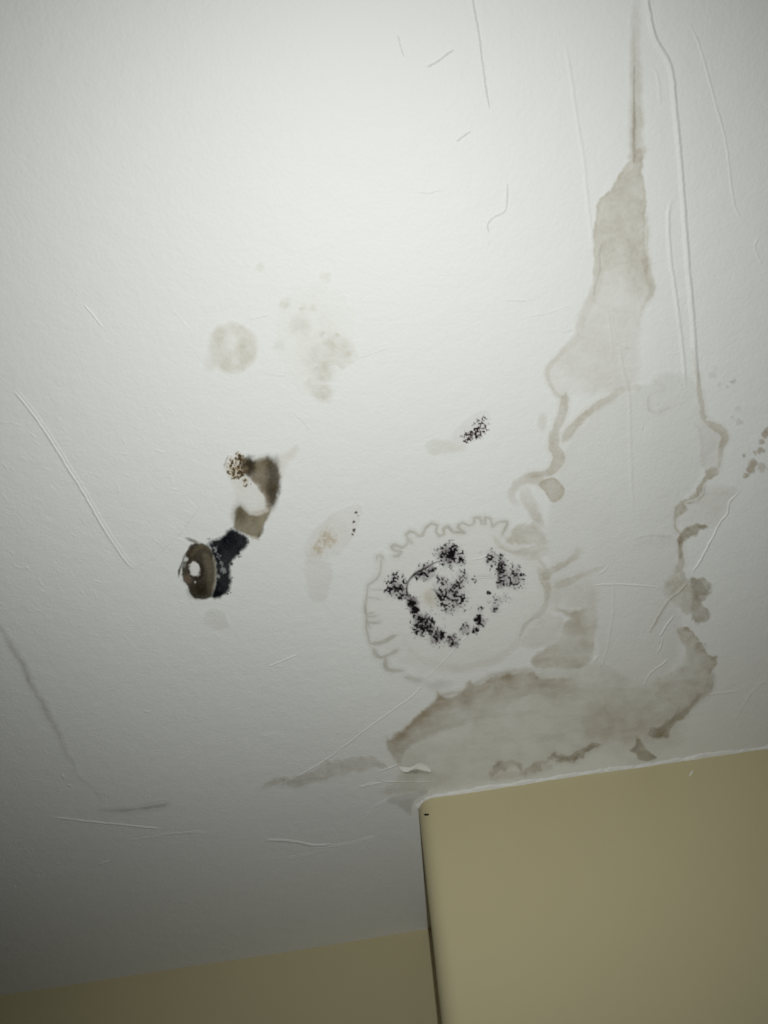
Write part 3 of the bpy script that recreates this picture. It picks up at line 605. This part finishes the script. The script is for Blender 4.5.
def mesh_arrays(name, V, Q, T=None):
    me = bpy.data.meshes.new(name)
    me.vertices.add(len(V)); me.vertices.foreach_set('co', V.astype(np.float32).ravel())
    me.loops.add(Q.size); me.loops.foreach_set('vertex_index', Q.astype(np.int32).ravel())
    me.polygons.add(len(Q)); me.polygons.foreach_set('loop_start', np.arange(0, Q.size, 4, dtype=np.int32))
    me.polygons.foreach_set('use_smooth', np.ones(len(Q), bool))
    me.update(calc_edges=True)
    if T is not None:
        at = me.attributes.new('stain_tint', 'FLOAT_COLOR', 'POINT')
        at.data.foreach_set('color', np.concatenate([T, np.ones((len(T), 1))], 1).astype(np.float32).ravel())
    return me

def film(keys, name, stride, parent=None, root=None):
    """the discoloured skin of paint belonging to one mark; origin at the mark's centre"""
    ids = [owner(k) for k in ([keys] if isinstance(keys, str) else keys)]
    # grow a little so the edge runs out into clean paint
    mk = np.isin(OWN, ids)
    for _ in range(3):
        g = mk.copy(); g[1:] |= mk[:-1]; g[:-1] |= mk[1:]; g[:, 1:] |= mk[:, :-1]; g[:, :-1] |= mk[:, 1:]
        mk = mk | (g & (OWN == 0))
    OWN[mk] = ids[0]
    stride = 1; cells = mk
    J, I = np.nonzero(cells)
    w = cells.shape[1] + 1
    vid = np.stack([J * w + I, (J + 1) * w + I, (J + 1) * w + I + 1, J * w + I + 1], -1)
    un, inv = np.unique(vid.ravel(), return_inverse=True)
    Q = inv.reshape(-1, 4)
    jj, ii = un // w, un % w
    u = U0 + ii * stride / S; v = V0 + jj * stride / S
    V = to_world(u, v, FILM)
    # colour at the lattice corner = mean of the surrounding cells
    acc = 0
    for dj in (-1, 0):
        for di in (-1, 0):
            acc = acc + TINT[np.clip(jj * stride + dj, 0, NV - 1), np.clip(ii * stride + di, 0, NU - 1)]
    T = acc / 4
    org = np.array([V[:, 0].mean(), V[:, 1].mean(), CEIL_Z]) if root is None else np.array(root)
    me = mesh_arrays(name, V - org, Q, T)
    o = link(name, me, M_STAIN, parent)
    if parent is None: o.location = tuple(org)
    return o

def mark(keys, name, label, cat, stride=2, group=None):
    return tag(film(keys, name, stride), label, cat, group)

wx, wy = px_to_ceiling(600, 560)
w_org = (float(wx), float(wy), CEIL_Z)
w_root = bpy.data.objects.new('water_stain', None); scene.collection.objects.link(w_root); w_root.location = w_org; w_root.empty_display_size = 0.05
tag(w_root, 'large tan water stain running from a streak down to the boxed-out wall', 'stain')
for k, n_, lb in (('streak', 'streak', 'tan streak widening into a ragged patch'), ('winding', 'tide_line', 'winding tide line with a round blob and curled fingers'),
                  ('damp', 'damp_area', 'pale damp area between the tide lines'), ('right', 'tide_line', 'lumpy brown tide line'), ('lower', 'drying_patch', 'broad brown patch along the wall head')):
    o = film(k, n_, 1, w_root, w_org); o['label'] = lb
mark('ring', 'water_stain', 'thin scalloped tide ring encircling the black speckled mould', 'stain')
mark('black_mould', 'mould_patch', 'black speckled mould growth in the middle of the scalloped ring', 'mould', 1)
sx, sy = px_to_ceiling(222, 530)
s_root = bpy.data.objects.new('mould_patch', None); scene.collection.objects.link(s_root)
s_root.location = (float(sx), float(sy), CEIL_Z); s_root.empty_display_size = 0.05
tag(s_root, 'S-shaped brown and black mould patch ending in a disc with a white centre', 'mould')
for k, n_, lb in (('s_halo', 'pale_halo', 'faint tan halo'), ('s_smear', 'brown_smear', 'dark brown upper smear'), ('s_speckle', 'speckled_end', 'speckled tan tip'),
                  ('s_tan', 'tan_band', 'tan middle band'), ('s_black', 'black_band', 'sooty black band'), ('s_disc', 'brown_disc', 'dark brown disc with a bare white centre')):
    o = film(k, n_, 1, s_root, (float(sx), float(sy), CEIL_Z)); o['label'] = lb
mark('small_mould', 'mould_patch', 'small cluster of dark mould specks above the scalloped ring', 'mould', 1)
mark('leaf', 'damp_stain', 'leaf-shaped beige damp stain with rusty specks between the two large mould patches', 'stain', 1)
mark('round', 'damp_stain', 'round tan damp stain with a pale centre', 'stain')
mark('blotch', 'damp_stain', 'blotchy pale tan stain right of the round stain', 'stain')
mark('specks', 'rust_stain', 'cluster of brown specks at the right edge of the picture', 'stain', 1)
mark('faint_specks', 'grey_stain', 'faint grey flecks beside the lower end of the long ridge', 'stain', 1)
mark('faint_specks_low', 'grey_stain', 'pair of faint grey flecks between the tide line bend and the brown specks', 'stain', 1)
mark('sliver', 'water_stain', 'thin grey-brown sliver of stain pointing left from the wall corner', 'stain')
mark('smear', 'damp_stain', 'tiny faint tan smear left of the winding tide line', 'stain')
mark('smudge', 'damp_stain', 'faint tan smudge just left of and below the small mould specks', 'stain')
mark('faint_square', 'damp_stain', 'faint grey stain just below the brown mould disc', 'stain')
mark('grime', 'grime_streak', 'long dark grey streak curving down at the left edge', 'grime')
mark('grime_short', 'grime_streak', 'short dark grey dash at the foot of the long streak', 'grime')

# ------------------------------------------------------------------ plaster ridges, grooves and cracks (parts of the ceiling)
def strip_arrays(pts, hw, h, kind, seed=0, step=1.4, ends=0.15, dark=1.0):
    p = smooth_pts(pts, False, step) if len(pts) > 2 else np.linspace(pts[0], pts[1], max(3, int(np.linalg.norm(pts[1] - pts[0]) / step)))
    n = len(p); t = np.linspace(0, 1, n)
    d = np.gradient(p, axis=0); d /= np.maximum(np.linalg.norm(d, axis=1, keepdims=True), 1e-9)
    nn = np.stack([-d[:, 1], d[:, 0]], -1)
    p = p + nn * ((noise(p[:, 0], p[:, 1], 5.0, seed + 300, 2) - .5) * min(1.0, hw * .5))[:, None]
    m_ = 9 if kind in ('ridge', 'left', 'right') else 15
    s = np.linspace(-1, 1, m_)
    env = (sstep(0, ends, t) * sstep(0, ends, 1 - t) if ends else np.ones(n)) * (0.75 + .5 * noise(p[:, 0], p[:, 1], 12.0, seed + 310, 2))
    if kind == 'ridge': prof = np.cos(s * math.pi / 2) ** 2
    elif kind == 'left': prof = np.interp(s, [-1, -.45, 0, 1], [0, 1, .8, 0])      # steep on the left-hand side of travel
    elif kind == 'right': prof = np.interp(s, [-1, 0, .45, 1], [0, .8, 1, 0])
    elif kind == 'trowel': prof = np.interp(s, [-1, -.35, -.15, .3, 1], [0, .45, -.02, .85, 0])
    else: prof = np.interp(np.abs(s), [0, .25, .5, 1], [-.05, .25, 1, 0])
    Hh = h * env[:, None] * prof[None] - 0.00012
    uu = p[:, 0:1] + nn[:, 0:1] * s[None] * hw; vv = p[:, 1:2] + nn[:, 1:2] * s[None] * hw
    V = to_world(uu, vv, Hh + FILM).reshape(-1, 3)
    T = tint_at(uu, vv).reshape(-1, 3).copy()
    if dark < 1:  # painted shade and dirt: the crack's middle is tinted darker
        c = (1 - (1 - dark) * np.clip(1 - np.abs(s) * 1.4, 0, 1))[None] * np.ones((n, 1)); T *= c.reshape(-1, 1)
    i = np.arange(n * m_).reshape(n, m_)
    Q = np.stack([i[:-1, :-1], i[1:, :-1], i[1:, 1:], i[:-1, 1:]], -1).reshape(-1, 4)
    return V, fix_down(V, Q), T

def fix_down(V, Q):
    a, b, c = V[Q[:, 0]], V[Q[:, 1]], V[Q[:, 2]]
    up = np.cross(b - a, c - a)[:, 2] > 0
    Q = Q.copy(); Q[up] = Q[up][:, ::-1]
    return Q

ZERO = np.array([0.0, 0.0, 0.0])
SEED = [0]
def scar(name, view, pts, hw=1.5, h=0.0006, kind='ridge', label=None, ends=0.12, dark=1.0):
    SEED[0] += 1
    V, Q, T = strip_arrays(P(view, pts), hw, h, kind, SEED[0], ends=ends, dark=dark)
    c = V.mean(0)
    o = link(name, mesh_arrays(name, V - c, Q, T), M_STAIN, ceiling); o.location = tuple(c)
    if label: o['label'] = label
    return o

def line(a, b): return [a, ((a[0] + b[0]) / 2, (a[1] + b[1]) / 2), b]
# long ridges of the taped joint
scar('plaster_ridge', 'px', [(643, -40), (646, 0), (653, 36), (669, 66), (674, 106), (679, 158), (683, 211), (687, 264), (692, 318), (695, 362), (699, 396)], 3.8, 0.0018, 'ridge', 'long raised ridge of joint compound', .06)
scar('plaster_ridge', 'px', [(677, 197), (668, 208), (669, 253), (676, 303), (682, 352), (686, 394)], 3.0, 0.0011, 'ridge', 'fainter ridge beside the long one')
scar('plaster_ridge', 'c7', [(180, 110), (200, 220), (215, 330), (235, 450), (250, 600), (265, 720)], 3.0, 0.0006)
scar('plaster_ridge', 'c7', [(530, 60), (565, 130), (610, 290), (640, 400), (658, 540), (672, 600), (697, 642)], 2.0, 0.0005)
scar('plaster_ridge', 'c7', [(738, 672), (724, 704), (745, 755)], 1.6, 0.0004)
scar('plaster_ridge', 'c7', [(435, 190), (448, 230), (452, 300)], 2.5, 0.0004)
scar('plaster_ridge', 'c6', [(340, -30), (348, 40), (368, 130), (372, 260), (376, 380), (382, 470)], 3.6, 0.0007, 'ridge', 'edge of the joint tape')
scar('plaster_ridge', 'c7', [(300, 870), (310, 920), (322, 1020)], 3.0, 0.0004)
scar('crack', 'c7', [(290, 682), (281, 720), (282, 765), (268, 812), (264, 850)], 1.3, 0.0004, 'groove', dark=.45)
scar('paint_blister', 'c7', [(342, 972), (355, 985), (368, 990)], 3.4, 0.0008, 'ridge', ends=.4)
scar('paint_blister', 'd3', [(622, 62), (640, 82), (662, 95)], 2.8, 0.0010, 'ridge', ends=.4)
scar('paint_blister', 'd3', line((728, 480), (725, 515)), 1.6, 0.0010, 'ridge', ends=.4)
scar('paint_blister', 'd3', [(485, 580), (510, 585), (535, 610)], 1.8, 0.0008, 'ridge', ends=.4)
scar('paint_blister', 'd3', line((535, 738), (550, 750)), 1.6, 0.0008, 'ridge', ends=.4)
# torn, peeling lines at right
scar('plaster_ridge', 'c6', [(692, 404), (660, 435), (652, 470), (635, 490), (608, 540), (575, 600), (548, 642)], 1.7, 0.0012, 'ridge', 'torn pale paint edge')
scar('plaster_ridge', 'd2', [(475, 0), (440, 40), (395, 75), (350, 150), (325, 195)], 2.2, 0.0012)
scar('plaster_ridge', 'd2', [(420, 128), (395, 160), (366, 208)], 1.8, 0.0012)
scar('plaster_ridge', 'd2', [(378, 205), (372, 240), (356, 270)], 1.5, 0.0010)
scar('plaster_ridge', 'd2', [(405, 285), (375, 310), (330, 345), (305, 402)], 1.8, 0.0009)
scar('plaster_ridge', 'd2', [(110, 20), (200, 15), (300, 18), (382, 28)], 1.6, 0.0009)
scar('plaster_ridge', 'd2', line((528, 426), (664, 407)), 1.3, 0.0007)
scar('plaster_ridge', 'd2', [(196, -20), (196, 80), (185, 180), (168, 270), (140, 330), (112, 322)], 2.4, 0.0006, 'ridge', 'looped edge of smoothed filler')
scar('paint_blister', 'd2', [(120, 308), (132, 290), (146, 275)], 2.6, 0.0014, 'ridge', ends=.35)
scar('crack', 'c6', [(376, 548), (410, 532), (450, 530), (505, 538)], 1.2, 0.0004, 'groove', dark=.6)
scar('crack', 'd4', [(510, 490), (560, 480), (650, 482), (768, 492)], 1.4, 0.0007, 'ridge')
scar('plaster_ridge', 'd4', [(500, 430), (530, 415), (555, 385)], 2.0, 0.0007)
scar('plaster_ridge', 'd2', [(640, 520), (670, 470), (720, 400), (768, 365)], 1.8, 0.0004)
# marks round the mould and the corner
scar('plaster_ridge', 'b4', [(300, 665), (360, 632), (430, 590), (500, 537), (560, 490), (640, 432), (690, 395), (740, 340)], 1.2, 0.0009, 'ridge', 'thin straight scraped line')
scar('plaster_ridge', 'c5', [(300, 618), (360, 560), (420, 495), (462, 455)], 1.0, 0.0008)
scar('plaster_ridge', 'c5', [(455, 210), (500, 200), (540, 185)], 1.3, 0.0009)
scar('plaster_ridge', 'c5', line((450, 272), (552, 270)), 1.2, 0.0007)
scar('plaster_ridge', 'c5', [(360, 222), (310, 240), (265, 262), (243, 290)], 1.2, 0.0008)
scar('plaster_ridge', 'b4', line((258, 314), (352, 275)), 1.0, 0.0008)
scar('plaster_ridge', 'b4', [(530, 671), (560, 665), (592, 658)], 1.2, 0.0010)
scar('plaster_ridge', 'b4', [(600, 655), (680, 656), (760, 656)], 1.2, 0.0008)
scar('plaster_ridge', 'b4', line((584, 626), (656, 600)), 1.2, 0.0012)
scar('plaster_ridge', 'b4', [(250, 826), (300, 828), (350, 834), (400, 842), (448, 840)], 1.9, 0.0014, 'ridge', 'pale raised trowel line')
scar('plaster_ridge', 'b4', [(380, 850), (440, 846), (520, 832), (590, 812)], 1.4, 0.0007, 'groove')
scar('plaster_ridge', 'b4', [(310, 880), (380, 868), (450, 850)], 1.4, 0.0005, 'groove')
scar('plaster_ridge', 'b4', [(540, 770), (575, 730), (620, 705)], 1.4, 0.0006, 'groove')
scar('plaster_ridge', 'b4', [(600, 800), (570, 825), (520, 870)], 1.4, 0.0005, 'groove')
scar('plaster_ridge', 'b4', [(-60, 812), (0, 806), (80, 806)], 1.6, 0.0005)
scar('plaster_ridge', 'b4', [(235, 520), (275, 512), (310, 522)], 1.4, 0.0004, 'groove')
scar('plaster_ridge', 'c1', [(70, 230), (100, 215), (140, 212)], 1.2, 0.0008)
scar('plaster_ridge', 'b3', [(168, 741), (300, 757), (420, 768), (560, 782)], 1.4, 0.0010, 'ridge', 'pale straight trowel line')
scar('plaster_ridge', 'b3', line((600, 798), (683, 788)), 1.4, 0.0006)
scar('plaster_ridge', 'b3', line((336, 906), (376, 890)), 1.2, 0.0009)
scar('plaster_ridge', 'b3', [(440, 820), (500, 812), (550, 806)], 1.2, 0.0004)
scar('paint_blister', 'b3', line((205, 595), (222, 612)), 2.0, 0.0008, ends=.4)
scar('paint_blister', 'b3', line((228, 630), (248, 640)), 1.8, 0.0007, ends=.4)
scar('paint_blister', 'b3', line((490, 380), (512, 384)), 1.6, 0.0009, ends=.4)
# left side
scar('trowel_groove', 'b2', [(46, 108), (100, 172), (160, 252), (215, 335), (262, 412), (305, 478), (350, 553), (395, 632), (440, 703), (480, 760), (518, 802)], 3.4, 0.0014, 'trowel', 'long straight groove drawn by a trowel', .05)
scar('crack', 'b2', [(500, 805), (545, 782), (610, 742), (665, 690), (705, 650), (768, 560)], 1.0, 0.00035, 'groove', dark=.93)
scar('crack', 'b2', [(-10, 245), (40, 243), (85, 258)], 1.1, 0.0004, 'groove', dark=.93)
scar('plaster_ridge', 'b5', line((238, 866), (291, 932)), 1.3, 0.0009, 'ridge')
scar('plaster_ridge', 'b5', [(490, 880), (515, 910), (546, 945)], 1.1, 0.0005, 'groove')
scar('paint_blister', 'b5', line((216, 836), (222, 842)), 1.6, 0.0008, ends=.4)
scar('paint_blister', 'b2', line((100, 792), (110, 802)), 1.8, 0.0012, ends=.4)
# upper middle
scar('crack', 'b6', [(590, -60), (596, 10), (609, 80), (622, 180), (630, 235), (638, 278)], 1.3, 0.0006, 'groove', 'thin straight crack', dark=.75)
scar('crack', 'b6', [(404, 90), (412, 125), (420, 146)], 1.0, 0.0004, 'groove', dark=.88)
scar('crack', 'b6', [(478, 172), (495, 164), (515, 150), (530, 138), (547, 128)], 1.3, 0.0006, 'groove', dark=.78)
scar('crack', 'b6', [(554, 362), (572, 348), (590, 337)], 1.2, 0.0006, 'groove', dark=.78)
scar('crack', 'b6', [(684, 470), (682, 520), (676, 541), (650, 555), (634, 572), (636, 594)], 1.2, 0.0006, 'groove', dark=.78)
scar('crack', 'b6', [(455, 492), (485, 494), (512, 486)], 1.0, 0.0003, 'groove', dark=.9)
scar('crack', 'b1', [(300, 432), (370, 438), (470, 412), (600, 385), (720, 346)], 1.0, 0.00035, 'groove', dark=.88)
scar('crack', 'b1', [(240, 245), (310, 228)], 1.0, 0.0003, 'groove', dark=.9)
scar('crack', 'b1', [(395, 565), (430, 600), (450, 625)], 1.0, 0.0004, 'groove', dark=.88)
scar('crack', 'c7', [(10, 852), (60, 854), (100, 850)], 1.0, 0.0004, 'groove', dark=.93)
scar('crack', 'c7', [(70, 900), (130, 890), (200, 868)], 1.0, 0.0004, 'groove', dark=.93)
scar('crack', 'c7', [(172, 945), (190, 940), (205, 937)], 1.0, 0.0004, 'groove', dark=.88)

# small wrinkles and specks of paint nobody would count: one relief mesh
rs = np.random.RandomState(5)
VV, QQ, TT = [], [], []; base = 0
def add_strip(pts, hw, h, kind, seed):
    global base
    V, Q, T = strip_arrays(np.array(pts), hw, h, kind, seed, ends=.3)
    VV.append(V); QQ.append(Q + base); TT.append(T); base += len(V)
for i in range(150):                                         # wrinkled left-hand side
    u = rs.uniform(-10, 190); v = rs.uniform(395, 640)
    if rs.rand() > 1.1 - abs(u - 70) / 220: continue
    a_ = rs.normal(0.35, 0.5); l = rs.uniform(3, 13)
    k = rs.uniform(-.5, .5)
    add_strip([(u, v), (u + l * math.cos(a_) * .5, v + l * math.sin(a_) * .5 + k * 3), (u + l * math.cos(a_), v + l * math.sin(a_))], rs.uniform(.9, 1.7), rs.uniform(.00018, .00042), 'ridge' if rs.rand() < .5 else 'groove', i)
for i in range(110):                                         # gritty lower left corner
    u = rs.normal(30, 28); v = rs.normal(862, 20)
    add_strip([(u, v), (u + rs.uniform(-2, 2), v + rs.uniform(-2, 2) + .3)], rs.uniform(.8, 1.4), rs.uniform(.0003, .0009), 'ridge', 400 + i)
for i in range(170):                                         # scattered pimples
    u = rs.uniform(-10, 770); v = rs.uniform(0, 800)
    if rs.rand() < .5: u = rs.uniform(560, 720); v = rs.uniform(120, 640)
    add_strip([(u, v), (u + rs.uniform(.6, 2), v + rs.uniform(-1.2, 1.2))], rs.uniform(.7, 1.3), rs.uniform(.0003, .0008), 'ridge', 700 + i)
V = np.vstack(VV); Q = np.vstack(QQ); T = np.vstack(TT); c = V.mean(0)
o = link('paint_wrinkles', mesh_arrays('paint_wrinkles', V - c, Q, T), M_STAIN, ceiling); o.location = tuple(c)
o['kind'] = 'stuff'; o['label'] = 'fine wrinkles and specks in the ceiling paint'

# ------------------------------------------------------------------ caulk, peeled flake and chips at the wall head
rs = np.random.RandomState(11)
def bead(name, pts2, parent, r_side, r_down, seed):
    """irregular bead along the wall head: quarter-round section, wavy"""
    p = np.array(pts2); d = np.gradient(p, axis=0); d /= np.linalg.norm(d, axis=1, keepdims=True)
    nrm = np.stack([d[:, 1], -d[:, 0]], -1)                  # away from the wall, into the room
    n = len(p); tt = np.arange(n)
    wv = np.clip(.1 + 1.6 * noise(tt, tt * 0, 9, seed, 3) + .9 * (noise(tt, tt * 0, 2.2, seed + 1, 2) - .5), .15, 2)
    wd = .6 + .8 * noise(tt, tt * 0, 11, seed + 2, 3)
    m_ = 8; V = []
    for k in range(m_):
        a_ = math.pi / 2 * k / (m_ - 1)
        bul = .8 if 0 < k < m_ - 1 else 1.0
        xy = p + nrm * (r_side * wv * math.cos(a_) * bul)[:, None] - nrm * 0.001
        z = CEIL_Z - undul(xy[:, 0], xy[:, 1]) - r_down * wd * math.sin(a_) * bul + 0.0006
        V.append(np.concatenate([xy, z[:, None]], 1))
    V = np.stack(V, 1).reshape(-1, 3)
    i = np.arange(n * m_).reshape(n, m_)
    Q = np.stack([i[:-1, :-1], i[1:, :-1], i[1:, 1:], i[:-1, 1:]], -1).reshape(-1, 4)
    o = link(name, mesh_arrays(name, V, fix_down(V, Q)), M_CAULK, parent); return o

length = XR - arc[-1][0]
length = 1.6
line_pts = arc[5:-1] + [tuple(np.array(arc[-1]) + dirx * s_) for s_ in np.linspace(0, length, 420)]
o = bead('caulk_bead', line_pts, wall_right, 0.010, 0.0055, 3); o['label'] = 'ragged white caulk along the head of the boxed-out wall'

def flake(name, view, outline, lift, parent, label, seed):
    """a thin torn skin of paint curling off the ceiling"""
    p = smooth_pts(P(view, outline), True, 1.5); n = len(p); c = p.mean(0)
    rings = [1.0, .8, .55, .25]
    V = []
    for r in rings:
        q_ = c + (p - c) * r
        t_ = (q_[:, 0] - p[:, 0].min()) / np.ptp(p[:, 0])
        edge = (q_[:, 1] - p[:, 1].min()) / np.ptp(p[:, 1])
        V.append(to_world(q_[:, 0], q_[:, 1], .0004 + lift * edge ** 1.5 * (.5 + .9 * noise(q_[:, 0], q_[:, 1], 6, seed, 2))))
    V.append(to_world(c[0:1], c[1:2], .0004 + lift * .3))
    V = np.vstack(V); F_ = []
    for k in range(len(rings) - 1):
        for i in range(n): F_.append((k * n + i, k * n + (i + 1) % n, (k + 1) * n + (i + 1) % n, (k + 1) * n + i))
    k = len(rings) - 1
    for i in range(n): F_.append((k * n + i, k * n + (i + 1) % n, len(V) - 1))
    ce = V.mean(0)
    me = bpy.data.meshes.new(name); me.from_pydata((V - ce).tolist(), [], F_); me.update()
    o = link(name, me, M_FLAKE, parent); o.location = tuple(ce)
    sm = o.modifiers.new('thickness', 'SOLIDIFY'); sm.thickness = 0.0004; sm.offset = 0
    o['label'] = label; return o
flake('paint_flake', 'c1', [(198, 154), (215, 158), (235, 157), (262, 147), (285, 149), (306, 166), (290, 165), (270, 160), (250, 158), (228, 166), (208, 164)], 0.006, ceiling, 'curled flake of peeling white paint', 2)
flake('paint_flake', 'c1', [(240, 300), (248, 275), (270, 262), (300, 250), (312, 262), (280, 275), (262, 288), (252, 318)], 0.003, ceiling, 'broken paint edge at the wall corner', 4)

# a dark gap and a pale chip on the boxed-out wall: points on the wall plane
def on_wall(u, v):
    d = R @ np.array([u - CX, v - CY, F])
    t = (f0[1] - fs * f0[0]) / (d[1] - fs * d[0]); q_ = d * t
    return np.array([q_[0], q_[1], q_[2] + CAM_Z])
def on_corner(u, v):
    d = R @ np.array([u - CX, v - CY, F]); A = d[0] ** 2 + d[1] ** 2; B = d[:2].dot(cen); C_ = cen.dot(cen) - RAD ** 2
    disc = B * B - A * C_
    t = (B - math.sqrt(max(disc, 0))) / A; q_ = d * t
    return np.array([q_[0], q_[1], q_[2] + CAM_Z])
def chip(name, outline, mat, label, proud, off, on_wall=on_wall):
    p = [on_wall(u, v) for u, v in outline]; n = len(p)
    nrm = np.array([-diry[0], -diry[1], 0])
    V = [q_ - nrm * .0015 + nrm * off for q_ in p] + [q_ + nrm * (proud + off) for q_ in p]
    F_ = [tuple(range(n, 2 * n)), tuple(range(n - 1, -1, -1))] + [(i, (i + 1) % n, n + (i + 1) % n, n + i) for i in range(n)]
    ce = np.mean(V, 0); me = bpy.data.meshes.new(name); me.from_pydata([tuple(q_ - ce) for q_ in V], [], F_); me.update()
    o = link(name, me, mat, wall_right); o.location = tuple(ce); o['label'] = label; return o
chip('paint_chip', [(689, 776), (690, 773.5), (692.5, 770.5), (693.3, 771.5), (691.5, 774.5), (690, 776.5)], M_FLAKE, 'small pale chip on the wall', .0006, 0)
chip('gap', [(423.5, 814.2), (426, 813.6), (429.2, 813.8), (428.5, 815.6), (425, 815.9)], M_DARK, 'small dark gap near the wall corner', .0004, 0, on_corner)
